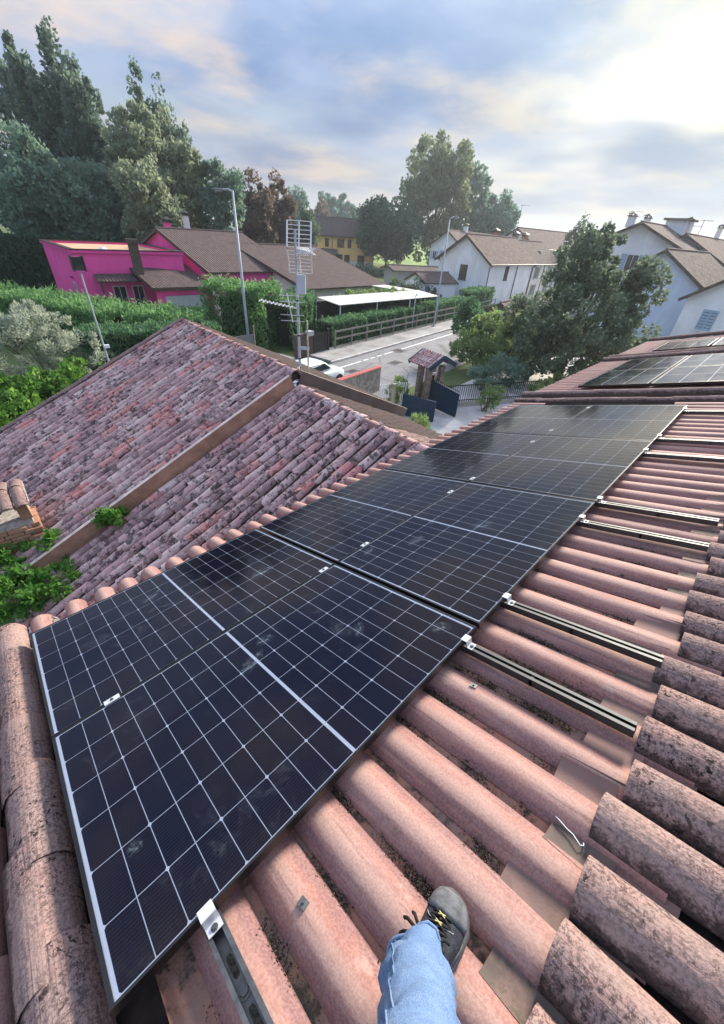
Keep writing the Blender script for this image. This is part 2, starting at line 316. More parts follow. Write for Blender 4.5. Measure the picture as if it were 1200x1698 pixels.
def mat_concrete(name='concrete', k=1.0):
    t = NT(name); v = t.pos(); n = t.noise(v, .6, 7, .7); c = t.mix(t.ramp(n, .35, .65), (.23*k, .22*k, .215*k), (.38*k, .365*k, .35*k)); c = t.mix(t.math('MULTIPLY', t.ramp(t.noise(v, 4, 6, .75), .55, .7), .5), c, (.12, .115, .11)); t.bump(t.noise(v, 30, 4), .3, .01); return t.fin(c, .9, spec=.15)
def mat_brick():
    t = NT('brick_face'); v = t.obj(); r = t.rnd(); p = t.off(v, r); c = t.mix(r, (.34, .17, .11), (.46, .27, .18)); c = t.mix(t.math('MULTIPLY', t.ramp(t.noise(p, 14, 6, .7), .5, .65), .6), c, (.20, .15, .12)); t.bump(t.noise(p, 60, 4), .4, .006); return t.fin(c, .92)
def mat_denim():
    t = NT('denim'); v = t.obj(); w = t.noise(t.map(v, (1, 1, .35)), 620, 2); n = t.noise(v, 14, 5, .65); c = t.mix(t.ramp(n, .25, .75), (.085, .155, .30), (.135, .225, .39)); c = t.mix(.12, c, t.mix(t.ramp(w, .4, .6), (.05, .1, .22), (.55, .66, .8))); c = t.mix(t.math('MULTIPLY', t.ramp(t.noise(t.map(v, (1, 1, .6)), 9, 5, .7), .5, .68), .35), c, (.30, .36, .42))
    t.bump(t.math('ADD', t.math('MULTIPLY', t.noise(v, 22, 3), 1.0), t.math('MULTIPLY', w, .12)), .5, .012); return t.fin(c, .9, spec=.1)
TP, TLI, TW, TCH, TSH = mat_tile_pink(), mat_tile_lichen(), mat_tile_wing(), mat_channel(), mat_shard()
CELL, GLASS, SMEAR = mat_cell(), mat_glass_sheet(), mat_smear()
BACK = plain('white_backsheet', (.86, .88, .92), .5, 0, .03); FRAME = plain('black_anodised', (.018, .018, .02), .32, 0.4, .2, spec=.5)
ALU = mat_metal('aluminium', (.115, .12, .125), .55); STEEL = mat_metal('galvanised', (.17, .18, .19), .55, .3); DIRT = plain('dark_soil', (.055, .050, .040), .95, 0, .7, 70)
GRND, ASPH, CONC, CONCL = mat_ground(), mat_asphalt(), mat_concrete(), mat_concrete('pale_concrete', 1.5)
BARK, BRICK, DENIM = mat_bark(), mat_brick(), mat_denim()
MORT = plain('mortar', (.42, .39, .37), .95, 0, .3, 18, bump=.8)
RUST = plain('brown_flashing', (.40, .225, .16), .62, 0, .22, 4, bump=.1); RUST2 = plain('brown_flashing_dull', (.155, .115, .10), .7, 0, .15, 3)
UNDER = plain('roof_underlay', (.035, .025, .023), .95, 0, .4, 12)  # underlay colour darkened to deepen the shadow between the tiles
RT_RED = mat_rooftile('roof_red', (.145, .105, .095), (.205, .155, .14), spots=.6); RT_BRN = mat_rooftile('roof_brown', (.098, .072, .070), (.130, .098, .093), spots=.3, pitch=.25, course=.33)
RT_OLD = mat_rooftile('roof_old', (.125, .098, .09), (.185, .15, .138), spots=.75); RT_DRK = mat_rooftile('roof_dark', (.12, .095, .09), (.155, .125, .115), spots=.4)
WHITE = mat_plaster('white_plaster', (.86, .88, .92)); CREAM = mat_plaster('cream_plaster', (.82, .80, .76)); PINK = mat_plaster('pink_plaster', (.93, .115, .42), .12); PINK2 = PINK
YEL = mat_plaster('yellow_plaster', (1.0, .64, .24), .06); BLUEW = mat_plaster('bluish_plaster', (.64, .74, .92), .3)
WOODD = plain('dark_timber', (.075, .05, .04), .75, 0, .25, 9); PANE = plain('window_pane', (.03, .035, .045), .08, 0, .2, 2, spec=.8); SHUT_B = plain('blue_shutter', (.33, .44, .58), .7, 0, .1); SHUT_G = plain('green_shutter', (.20, .30, .27), .7, 0, .1)
WHT = plain('white_paint', (.72, .73, .74), .5, 0, .08); GUT = plain('dark_gutter', (.06, .05, .05), .5, .3, .2)
NAVY = plain('navy_gate', (.010, .030, .062), .42, .2, .15); IRON = plain('black_iron', (.02, .02, .022), .5, .3, .2)
LIFT = {}

# ================================================================== roof tiles
def barrel(L, w0, w1, h0, h1, th=.014, A=88, n=9, nl=1, concave=False, inner=True, wob=0.0, seed=0):
    """half-round tile; y=0 upper end (w0,h0 half-width/height), y=L lower end (w1,h1). smooth outside, own rim."""
    R = np.random.default_rng(seed); V = []; F = []; sm = []
    an = np.linspace(-radians(A), radians(A), n+1)
    def ring(y, w, h, dr, j=0.0):
        out = []
        for a in an:
            k = 1+(R.normal(0, wob) if wob else 0)
            x, z = (w-dr)*sin(a)*k, (h-dr)*(cos(a)-cos(radians(A)))/(1-cos(radians(A)))*k
            out.append((x, y, -z if concave else z))
        return out
    k = n+1
    for i in range(nl+1):
        f = i/nl; V += ring(L*f, w0+(w1-w0)*f, h0+(h1-h0)*f, 0)
    for i in range(nl):
        for j in range(n):
            q = (i*k+j, (i+1)*k+j, (i+1)*k+j+1, i*k+j+1); F.append(q if not concave else q[::-1]); sm.append(True)
    b = len(V); V += V[nl*k:(nl+1)*k]; V += ring(L-.001, w1, h1, th)
    for j in range(n): F.append((b+j, b+k+j, b+k+j+1, b+j+1)); sm.append(False)
    if inner:
        b = len(V); V += ring(L-.001, w1, h1, th); V += ring(L*.45, w0*.5+w1*.5, h0*.5+h1*.5, th)
        for j in range(n): F.append((b+j, b+k+j, b+k+j+1, b+j+1)); sm.append(True)
    return V, F, sm
def barrel_mesh(name, mat, **k):
    V, F, sm = barrel(**k); me = make_mesh(name, V, F, mat); me.polygons.foreach_set('use_smooth', sm); return me

# ------------------------------------------------------------------ the house underfoot: roof frame x = along eave, y = down slope, z = out of the roof
TH = radians(17); c_, s_ = cos(TH), sin(TH); Z0 = 4.896335
ROOF = Matrix([[1, 0, 0, 0], [0, c_, s_, 0], [0, -s_, c_, Z0], [0, 0, 0, 1]])
def R2W(u, v, h): return np.array([u, -v*c_+h*s_, Z0+v*s_+h*c_])
CREST = -.088                                        # tile crests below the panel glass
house = thing('tiled_house', 'house underfoot with pink barrel tile roof carrying the black solar panels', 'house')
def roof_slab(name, u0, u1, v0, v1, h, th, mat, parent):
    mb = MB(); mb.box(((u0+u1)/2, -(v0+v1)/2, h-th/2), (u1-u0, v1-v0, th)); return mb.build(name, mat, parent, M=ROOF)
roof = roof_slab('roof', -.16, 7.9, -.34, 5.2, CREST-.105, .12, UNDER, house)
mb = MB(); mb.box((3.9, -2.2, 2.15), (7.7, 4.6, 4.3)); 
mb.build('wall', CREAM, house)
def on_roof(name, me, u, v, h, rz=0.0, ry=0.0, rx=0.0, parent=None, sc=None):
    o = bpy.data.objects.new(name, me); link(o, parent or roof); o.location = (u, -v, h); o.rotation_euler = (rx, ry, rz)
    if sc: o.scale = sc
    return o
PITCH = .2
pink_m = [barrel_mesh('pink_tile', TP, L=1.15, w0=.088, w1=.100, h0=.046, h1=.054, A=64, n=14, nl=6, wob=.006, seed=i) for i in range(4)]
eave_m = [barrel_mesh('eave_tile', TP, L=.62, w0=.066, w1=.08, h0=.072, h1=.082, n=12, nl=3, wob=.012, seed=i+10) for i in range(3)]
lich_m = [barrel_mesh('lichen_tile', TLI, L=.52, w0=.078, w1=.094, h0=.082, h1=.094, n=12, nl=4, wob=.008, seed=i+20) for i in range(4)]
chan_m = [barrel_mesh('channel_tile', TCH, L=1.2, w0=.085, w1=.078, h0=.026, h1=.024, A=80, n=8, nl=4, concave=True, inner=False, wob=.01, seed=i+30) for i in range(3)]
shard_m = [barrel_mesh('channel_lip', TSH, L=.34, w0=.098, w1=.086, h0=.044, h1=.036, A=72, n=8, nl=2, concave=True, inner=True, th=.016, seed=i+40) for i in range(2)]
us = [.05+PITCH*k for k in range(0, 39)]
for k, u in enumerate(us):
    j = random.uniform
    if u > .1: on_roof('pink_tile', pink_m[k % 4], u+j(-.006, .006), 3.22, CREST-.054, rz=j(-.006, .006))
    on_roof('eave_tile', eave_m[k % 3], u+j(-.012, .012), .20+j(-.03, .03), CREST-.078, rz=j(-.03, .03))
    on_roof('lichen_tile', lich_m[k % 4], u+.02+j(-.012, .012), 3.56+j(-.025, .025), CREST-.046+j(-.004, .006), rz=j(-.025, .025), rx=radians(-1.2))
    if k < len(us)-1:
        uc = u+PITCH/2
        on_roof('channel_tile', chan_m[k % 3], uc, 3.2, CREST-.036)
        if u > .2: on_roof('channel_lip', shard_m[k % 2], uc+j(-.012, .012), 3.22+j(-.03, .06), CREST-.008, rz=j(-.06, .06), rx=radians(-2.0), ry=j(-.12, .05))
# courses further up the slope, out of the photograph
def many(base, mats):
    V0 = np.array(base[0]); F0 = base[1]; V = []; F = []; n = 0
    for M in mats:
        P = V0 @ np.array(M.to_3x3()).T + np.array(M.translation); V.append(P); F += [tuple(i+n for i in f) for f in F0]; n += len(P)
    return np.concatenate(V), F, base[2]*len(mats)
def merged(name, base, mats, mat, parent):
    V, F, sm = many(base, mats); me = make_mesh(name, V, F, mat); me.polygons.foreach_set('use_smooth', sm); o = obj(name, me, parent); o['kind'] = 'stuff'; return o
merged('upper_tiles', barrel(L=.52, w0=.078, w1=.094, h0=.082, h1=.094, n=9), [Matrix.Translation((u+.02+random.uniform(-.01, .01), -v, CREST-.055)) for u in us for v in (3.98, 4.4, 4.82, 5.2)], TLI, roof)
# verge rolls: this roof's two edges
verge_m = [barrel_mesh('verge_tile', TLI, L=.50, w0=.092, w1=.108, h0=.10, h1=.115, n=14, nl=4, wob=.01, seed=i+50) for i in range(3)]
for k in range(10):
    v = -.42+.40*k+.5
    on_roof('verge_tile', verge_m[k % 3], -.145+random.uniform(-.008, .008), v, CREST-.05+random.uniform(-.004, .008), rz=random.uniform(-.02, .02), rx=radians(-1.6))
for k in range(10):
    v = -.45+.41*k+.5
    on_roof('verge_tile', verge_m[(k+1) % 3], 7.82+random.uniform(-.02, .02), v, CREST-.03+random.uniform(-.004, .01), rz=random.uniform(-.03, .03), rx=radians(-1.6), sc=(.75, 1, .8))
roof_slab('roof', -1.4, -.165, -.34, 3.9, CREST-.125, .1, UNDER, house)
for k in range(5):
    for q in range(5): on_roof('outer_tile', eave_m[(k+q) % 3], -.34-.2*k+random.uniform(-.01, .01), .2+.56*q, CREST-.10, rz=random.uniform(-.02, .02), rx=radians(-1.0))
# crumbled mortar at the corner of eave and verge
def lump(name, n, size, mat, seed, parent=None, loc=(0, 0, 0), flat=.6):
    R = np.random.default_rng(seed); mb = MB()
    for i in range(n):
        c = R.normal(0, 1, 3)*np.array(size)*.45; r = R.uniform(.25, .55)*min(size)
        P = R.normal(0, 1, (9, 3)); P /= np.linalg.norm(P, axis=1)[:, None]; P = P*r*R.uniform(.7, 1.2, (9, 1))
        import bmesh
        bm = bmesh.new(); [bm.verts.new(p+c) for p in P]; bmesh.ops.convex_hull(bm, input=bm.verts); bm.verts.ensure_lookup_table(); bm.verts.index_update()
        mb.add([v.co[:] for v in bm.verts], [[v.index for v in f.verts] for f in bm.faces]); bm.free()
    o = mb.build(name, mat, parent, loc=loc); return o
o = lump('mortar', 14, (.16, .10, .07), MORT, 3, roof, (.07, .34, CREST-.06))
# debris lying in the channels
V = []; F = []; n = 0
R = np.random.default_rng(5)
for k, u in enumerate(us[:-1]):
    uc = u+PITCH/2
    for cl in range(R.integers(3, 6)):
        vc = R.uniform(2.25, 3.1); ln = R.uniform(.05, .20)
        for i in range(int(ln*R.integers(2200, 3800) if u < 2.2 else ln*900)):
            r = R.uniform(.0014, .0056)*(1 if u < 2.2 else 1.5); p = np.array([uc-.002+R.normal(0, .0135)+.012*sin(vc*9+i*.02), -(vc+R.normal(0, ln*.5)), CREST-.059+abs(R.normal(0, .012))])
            if not -2.84 < p[1] < -2.2: continue
            T = R.normal(0, 1, (4, 3)); T /= np.linalg.norm(T, axis=1)[:, None]; V.append(T*r*R.uniform(.6, 1.5, (4, 1))+p); F += [(n, n+1, n+2), (n, n+2, n+3), (n, n+3, n+1), (n+1, n+3, n+2)]; n += 4
me = make_mesh('debris', np.concatenate(V), np.array(F), DIRT); o = obj('debris', me, M=ROOF); tag(o, 'dark crumbs of moss and soil lying in the tile channels', 'debris', kind='stuff')

# ------------------------------------------------------------------ solar panels
PL, PW, PG_U, PG_V = 1.722, 1.134, .0505, .023
FW = .0125; FWV = .0085
def ring_frame(x0, x1, y0, y1, fx, fy, z0, z1):
    mb = MB()
    mb.box(((x0+x1)/2, y0+fy/2, (z0+z1)/2), (x1-x0, fy, z1-z0)); mb.box(((x0+x1)/2, y1-fy/2, (z0+z1)/2), (x1-x0, fy, z1-z0))
    mb.box((x0+fx/2, (y0+y1)/2, (z0+z1)/2), (fx, y1-y0-2*fy, z1-z0-.0006)); mb.box((x1-fx/2, (y0+y1)/2, (z0+z1)/2), (fx, y1-y0-2*fy, z1-z0-.0006)); return mb
MU, MV, MID, CG = .013, .006, .015, .0028
cpu = (PL-2*MU-MID+2*CG)/18; cpv = (PW-2*MV+CG)/6; cw, chh = cpu-CG, cpv-CG; ch = .007
cell_me = make_mesh('cell', [(-cw/2, -chh/2+ch, 0), (-cw/2+ch*.8, -chh/2, 0), (cw/2, -chh/2, 0), (cw/2, chh/2, 0), (-cw/2+ch*.8, chh/2, 0), (-cw/2, chh/2-ch, 0)], [(0, 1, 2, 3, 4, 5)], CELL)
frame_me = None
def panel(n, row, label):
    global frame_me
    u0 = n*(PL+PG_U); v0 = row*(PW+PG_V)
    t = thing('solar_panel', label, 'solar panel', M=ROOF @ Matrix.Translation((u0+PL/2, -(v0+PW/2), 0)), group='solar panels on the near roof')
    if frame_me is None:
        mb = ring_frame(-PL/2-FW, PL/2+FW, -PW/2-FWV, PW/2+FWV, FW, FWV, -.034, .0012); frame_me = make_mesh('frame', mb.V, mb.F, FRAME)
        LIFT['back'] = make_mesh('backsheet', [(-PL/2, -PW/2, -.0035), (PL/2, -PW/2, -.0035), (PL/2, PW/2, -.0035), (-PL/2, PW/2, -.0035), (-PL/2, -PW/2, -.008), (PL/2, -PW/2, -.008), (PL/2, PW/2, -.008), (-PL/2, PW/2, -.008)], [(0, 1, 2, 3), (7, 6, 5, 4)], BACK)
        LIFT['glass'] = make_mesh('glass', [(-PL/2, -PW/2, 0), (PL/2, -PW/2, 0), (PL/2, PW/2, 0), (-PL/2, PW/2, 0)], [(0, 1, 2, 3)], GLASS)
    obj('frame', frame_me, t); b = obj('backsheet', LIFT['back'], t); obj('glass', LIFT['glass'], t)
    for i in range(18):
        x = -PL/2+MU+cw/2+i*cpu+(MID-CG if i >= 9 else 0)
        for j in range(6):
            y = -PW/2+MV+chh/2+j*cpv
            obj('cell', cell_me, b, loc=(x, y, -.0028), rot=(0, 0, pi if i % 2 else 0))
    return t
ordn = ['first', 'second', 'third', 'fourth']
panels = {}
for r_ in (0, 1):
    for n_ in range(4):
        side = 'eave-side row' if r_ == 0 else 'upslope row'
        where = ['at the lichen-covered verge', 'second from the near end', 'third from the near end', 'last before the far verge'][n_]
        panels[n_, r_] = panel(n_, r_, 'black solar panel of the %s, %s' % (side, where))
def smear(n, row, u, v, sx, sy, a):
    t = panels[n, row]; K = 14; R = np.random.default_rng(int(u*100+v*10)); P = [(cos(2*pi*i/K)*.085*R.uniform(.8, 1.1), sin(2*pi*i/K)*.085*R.uniform(.8, 1.1), 0) for i in range(K)]
    o = obj('smear', make_mesh('smear', P, [tuple(range(K))], SMEAR), t, loc=(u-n*(PL+PG_U)-PL/2, -(v-row*(PW+PG_V)-PW/2), .0016), rot=(0, 0, a)); o.scale = (sx, sy, 1)
for a in [(0, 1, .83, 1.52, 1.2, .6, .5), (0, 1, .97, 1.42, .7, .5, .2), (1, 1, 2.62, 1.37, .8, .55, .3), (1, 1, 2.75, 1.75, 1.1, .8, -.2), (1, 1, 2.0, 1.24, 1, .5, .4), (1, 1, 2.3, 1.45, 1.2, .6, .1), (0, 1, .14, 1.95, .35, .35, 0), (0, 1, 1.35, 1.8, .8, .4, .8), (0, 1, 1.62, 2.15, .6, .7, .3), (2, 1, 4.9, 1.9, 1.2, .8, .1), (2, 1, 4.4, 1.6, 1, .6, .4), (0, 0, .7, .3, 1.1, .5, .7), (0, 0, 1.35, .75, 1.2, .8, .2)]: smear(*a)

CLAMP = plain('clamp_silver', (.62, .64, .66), .4, .35, .08, 20)
# ------------------------------------------------------------------ mounting rails with clamps
def rail_body(u, v0, v1, slotted):
    mb = MB(); L = v1-v0; yc = -(v0+v1)/2; z = CREST+.02
    if slotted:
        mb.box((0, yc, z), (.052, L, .004)); 
        for s in (-1, 1): mb.box((s*.0255, yc, z+.012), (.004, L, .026))
        for s in (-1, 1): mb.box((s*.021, yc, z+.0262), (.012, L, .003))
    else:
        mb.box((0, yc, z), (.046, L, .005))
        for s, h in ((-1, .034), (1, .034), (.15, .016)): mb.box((s*.0205, yc, z+h/2), (.005, L, h))
        for s in (-1, 1): mb.box((s*.015, yc, z+.0352), (.015, L, .003))
    return mb
rail_us = [.245, 1.627, 2.047, 3.21, 3.60, 4.97, 5.52, 6.86]
rail_lab = ['slotted steel mounting rail with round bolt, beside the shoe at the near panel corner', 'grooved aluminium rail in front of the widest gap, second from the near panel corner', 'grooved aluminium rail just past the first joint between panels', 'grooved aluminium rail just before the second joint between panels', 'grooved aluminium rail just past the second joint between panels',
            'thin rail just before the third joint between panels', 'thin rail just past the third joint between panels', 'farthest thin rail by the roof verge']
slot_me = make_mesh('slot_hole', [(x*.009, y*.03, 0) for x, y in ((-1, -.7), (-.6, -1), (.6, -1), (1, -.7), (1, .7), (.6, 1), (-.6, 1), (-1, .7))], [(0, 1, 2, 3, 4, 5, 6, 7)], DIRT)
def bolt(parent, loc, r=.008):
    mb = MB(); mb.tube([(0, 0, 0), (0, 0, .006)], r, 6); mb.tube([(0, 0, -.001), (0, 0, .0015)], r*1.5, 14); return mb.build('bolt', STEEL, parent, loc=loc)
for i, u in enumerate(rail_us):
    t = thing('mounting_rail', rail_lab[i], 'rail', M=ROOF @ Matrix.Translation((u, 0, 0)), group='mounting rails under the panels')
    body = rail_body(u, -.05, 3.03, i == 0).build('rail_body', STEEL if i == 0 else ALU, t)
    if i == 0:
        for v in (2.43, 2.56, 2.69): obj('slot_hole', slot_me, body, loc=(0, -v, CREST+.0226))
        bolt(body, (0, -2.495, CREST+.023), .013)
    else:
        mb = MB(); mb.box((.002, -(2.62+.02*i), CREST+.034), (.050, .012, .036)); mb.build('splice_joint', ALU, body)
    # end clamp on the upslope edge, mid clamp in the joint of the two rows
    ve = 2*PW+PG_V+FWV
    mb = MB(); mb.box((0, -(ve+.004), .0045), (.045, .034, .004)); mb.box((0, -(ve+.0195), -.016), (.045, .004, .038)); mb.box((0, -(ve+.034), -.033), (.045, .028, .004))
    e = mb.build('end_clamp', CLAMP, t); bolt(e, (0, -(ve+.036), -.031), .007)
    mb = MB(); mb.box((0, -(PW+PG_V/2), .0045), (.07, .033, .005)); mb.box((0, -(PW+PG_V/2), -.012), (.03, .006, .024)); e = mb.build('mid_clamp', CLAMP, t); bolt(e, (0, -(PW+PG_V/2), .007), .006)

# small loose fittings on the tiles
for (x, y), lab in (((502, 1497), 'small square screw plate on the pink tile between rail and shoe'), ((785, 1136), 'small square screw plate on the pink tile below the grooved rail')):
    dr = np.linalg.inv(np.array(ROOF.to_3x3()) ) @ ray(x, y); cr = np.array(ROOF.inverted() @ Vector(CAM)); p = cr+dr*((CREST+.002)-cr[2])/dr[2]
    k = round((p[0]-.05)/PITCH); du = p[0]-(.05+PITCH*k)
    t = thing('screw_plate', lab, 'metal plate', M=ROOF @ Matrix.Translation((p[0], p[1], CREST+.001-du*du*5)) @ Matrix.Rotation(max(-.5, min(.5, du*11)), 4, 'Y') @ Matrix.Rotation(.15, 4, 'Z'), group='screw plates on the tiles')
    mb = MB(); mb.box((0, 0, 0), (.026, .030, .003)); mb.build('plate', STEEL, t); bolt(t, (0, 0, .0015), .0035)
mb = MB(); wp = [(-.05, -.015, .0), (-.056, -.004, .008), (-.05, .006, .012), (-.04, .002, .012), (-.02, -.004, .010), (.0, -.003, .008), (.03, -.004, .01), (.06, -.006, .004)]
mb.tube(wp, .0019, 6); dr = np.linalg.inv(np.array(ROOF.to_3x3())) @ ray(938, 1383); p = cr+dr*((CREST-.055)-cr[2])/dr[2]
o = mb.build('binding_wire', WHT, smooth=True, M=ROOF @ Matrix.Translation((p[0], p[1], CREST-.036)) @ Matrix.Rotation(radians(75), 4, 'Z')); tag(o, 'short bent white wire hook lying on a brown channel tile', 'wire')

# ------------------------------------------------------------------ person: leg and shoe
pers = thing('person', 'person in blue jeans and dark lace-up shoe standing on the tiles', 'person', loc=tuple(R2W(.5, 2.85, CREST)))
O = np.array(pers.location)
def skinned(name, pts, radii, edges, mat, parent, sub=2):
    me = bpy.data.meshes.new(name); me.from_pydata([tuple(map(float, p)) for p in pts], edges, []); me.update()
    o = bpy.data.objects.new(name, me); link(o, parent); sk = o.modifiers.new('skin', 'SKIN'); sk.use_smooth_shade = True
    for i, r in enumerate(radii): me.skin_vertices[0].data[i].radius = (r, r) if not hasattr(r, '__len__') else r
    me.skin_vertices[0].data[0].use_root = True
    ss = o.modifiers.new('sub', 'SUBSURF'); ss.levels = sub; ss.render_levels = sub; me.materials.append(mat); return o
ank = R2W(.565, 2.835, .055); kn = np.array([.415, -2.745, 6.22]); hip = np.array([.02, -2.92, 6.43])
pel = np.array([-.10, -2.98, 6.52]); hip2 = np.array([-.19, -2.88, 6.43]); kn2 = np.array([-.02, -2.62, 6.12]); an2 = R2W(-.05, 2.75, .05)
J = lambda a, b, f: a+(b-a)*f
def sleeve(mb, path, radii, n=28, rings=46, seed=1):
    R = np.random.default_rng(seed); P = [np.array(p) for p in path]; seg = [0]+list(np.cumsum([np.linalg.norm(b-a) for a, b in zip(P[:-1], P[1:])])); V = []; prev = None
    for i in range(rings):
        f = seg[-1]*i/(rings-1); c = np.array([np.interp(f, seg, [p[k] for p in P]) for k in range(3)]); d = np.array([np.interp(min(f+.03, seg[-1]), seg, [p[k] for p in P]) for k in range(3)])-np.array([np.interp(max(f-.03, 0), seg, [p[k] for p in P]) for k in range(3)]); d /= np.linalg.norm(d)
        x = np.cross(d, [0, 0, 1.0] if prev is None else prev); x = np.cross([0, 1.0, .2], d); x /= np.linalg.norm(x); y = np.cross(d, x); r = np.interp(f, seg, radii)
        for j in range(n):
            q = 2*pi*j/n; w = .0045*sin(q*2+f*38)+.004*sin(q*3-f*55+1)+.003*sin(q*5+f*90)
            if i < 3: w += .003*sin(q*4)
            V.append(c+(x*cos(q)+y*sin(q))*(r+w*(1.6 if f < .16 else 1))+d*(.012*sin(q+.8)+.005*sin(2*q) if i == 0 else 0))
    b = len(mb.V); F = [(i*n+j, i*n+(j+1) % n, (i+1)*n+(j+1) % n, (i+1)*n+j) for i in range(rings-1) for j in range(n)]+[tuple(range((rings-1)*n, rings*n))]
    k = len(V); inn = [v+(np.mean(V[:n], axis=0)-v)*.10 for v in V[:n]]+[v+(np.mean(V[2*n:3*n], axis=0)-v)*.16 for v in V[2*n:3*n]]; V += inn; F += [(j, k+j, k+(j+1) % n, (j+1) % n) for j in range(n)]+[(k+j, k+n+j, k+n+(j+1) % n, k+(j+1) % n) for j in range(n)]
    mb.add(V, F)
mb = MB(); sleeve(mb, [J(kn, ank, .99)-O, J(kn, ank, .5)-O, kn-O, J(kn, hip, .5)-O, hip-O, pel-O], [.074, .070, .070, .082, .098, .12]); sleeve(mb, [an2-O, kn2-O, hip2-O, pel-O], [.07, .07, .098, .12], seed=2)
tr_o = mb.build('trousers', DENIM, pers, smooth=True)
ring0 = mb.V[:28]+mb.V[:1]; hb = MB(); hb.tube(ring0, .0045, 6, cap=False); hb.build('hem', DENIM, tr_o, smooth=True)
sb = MB(); sb.tube([np.array(mb.V[i*28+7])*1.0 for i in range(0, 30)], .0022, 5); sb.build('side_seam', DENIM, tr_o, smooth=True)
SUEDE = plain('dark_suede', (.030, .032, .042), .9, 0, .4, 60, bump=.3); SUEDE2 = plain('grey_suede', (.11, .115, .125), .95, 0, .3, 50, bump=.3); RUB = plain('grey_rubber', (.075, .075, .08), .85, 0, .3, 30, bump=.2)
shoe_M = ROOF @ Matrix.Translation((.49, -2.835, CREST-.002)) @ Matrix.Rotation(radians(8), 4, 'Z') @ Matrix.Diagonal((1.0, 1.22, 1.08, 1)); shoe_M = Matrix.Translation(-Vector(O)) @ shoe_M
def loft(secs, n=16, cap=True):
    """sections along x: (x, yc, halfwidth, z0, z1, squareness)"""
    V = []; F = []
    for x, yc, w, z0, z1, q in secs:
        for j in range(n):
            a = 2*pi*j/n; cx, sz = cos(a), sin(a); cx = math.copysign(abs(cx)**q, cx); sz = math.copysign(abs(sz)**q, sz)
            V.append((x, yc+w*cx, (z0+z1)/2+(z1-z0)/2*sz))
    k = len(secs)
    F = [(i*n+j, i*n+(j+1) % n, (i+1)*n+(j+1) % n, (i+1)*n+j) for i in range(k-1) for j in range(n)]
    if cap: F += [tuple(range(n-1, -1, -1)), tuple(range((k-1)*n, k*n))]
    return V, F
# foot points along +x (0 heel .. .29 toe)
up = [(.0, 0, .026, .02, .075, .8), (.012, 0, .034, .014, .10, .8), (.05, 0, .037, .012, .112, .8), (.09, .0, .037, .012, .112, .85), (.125, -.001, .039, .012, .100, .85), (.16, -.003, .043, .012, .084, .85), (.195, -.004, .046, .012, .070, .85), (.23, -.003, .046, .012, .062, .8), (.255, -.001, .042, .012, .055, .8), (.275, .002, .033, .013, .046, .85), (.287, .003, .018, .016, .036, .9)]
V, F = loft(up); shoe = obj('shoe', make_mesh('shoe', V, F, SUEDE, True), pers, M=shoe_M)
so = [(-.006, 0, .024, -.004, .022, .55), (.01, 0, .037, -.005, .024, .5), (.06, 0, .041, -.005, .024, .5), (.13, -.001, .043, -.005, .024, .5), (.19, -.004, .050, -.005, .026, .5), (.235, -.003, .051, -.005, .029, .5), (.265, 0, .045, -.004, .031, .55), (.288, .003, .032, -.001, .032, .6), (.298, .004, .015, .004, .030, .7)]
V, F = loft(so); obj('sole', make_mesh('sole', V, F, RUB, True), shoe)
tc = [(.222, -.003, .0468, .02, .0665, .85), (.235, -.003, .0472, .02, .0655, .8), (.257, -.001, .0435, .02, .0595, .8), (.277, .002, .0345, .02, .0505, .85), (.289, .003, .0195, .02, .040, .9)]
V, F = loft(tc); obj('toe_cap', make_mesh('toe_cap', V, F, SUEDE2, True), shoe)
sd = [(.14, -.002, .0420, .014, .062, .8), (.17, -.004, .0455, .014, .056, .8), (.205, -.004, .0482, .014, .050, .8)]
V, F = loft(sd); obj('side_panel', make_mesh('side_panel', V, F, SUEDE2, True), shoe)
LACE = plain('black_lace', (.018, .018, .018), .9); LACEY = plain('yellow_lace', (.55, .50, .22), .9)
def ztop(x): return np.interp(x, [a[0] for a in up], [a[4] for a in up])
mb = MB(); my = MB()
for i in range(6):
    x = .105+i*.020; w = .022; z = ztop(x)+.004; z2 = ztop(x+.018)+.004
    for s in (-1, 1):
        pts = [(x+.018*f, s*w*(1-2*f), z+(z2-z)*f+.006*sin(pi*f)-.007*abs(1-2*f)) for f in np.linspace(0, 1, 7)]
        mb.tube(pts, .0042, 6); my.tube([(p[0]+.001, p[1], p[2]+.0035) for p in pts[2:5]], .0016, 5)
for k, (dx, dy) in enumerate(((.03, .045), (.012, .055), (-.015, .05), (.03, -.03))):
    x0 = .135; z = ztop(x0)+.012; mb.tube([(x0, 0, z), (x0+dx*.4, dy*.5, z+.016), (x0+dx, dy*.95, z+.004), (x0+dx*1.2, dy*1.15, z-.018)], .0045, 6)
lc = mb.build('laces', LACE, shoe, smooth=True); my.build('lace_flecks', LACEY, shoe)
mb = MB(); mb.tube([(.215, -.044, .045), (.20, -.03, .066), (.192, 0, .0755), (.20, .028, .066), (.215, .04, .046)], .0012, 5); mb.build('stitching', plain('grey_thread', (.3, .3, .31), .9), shoe)

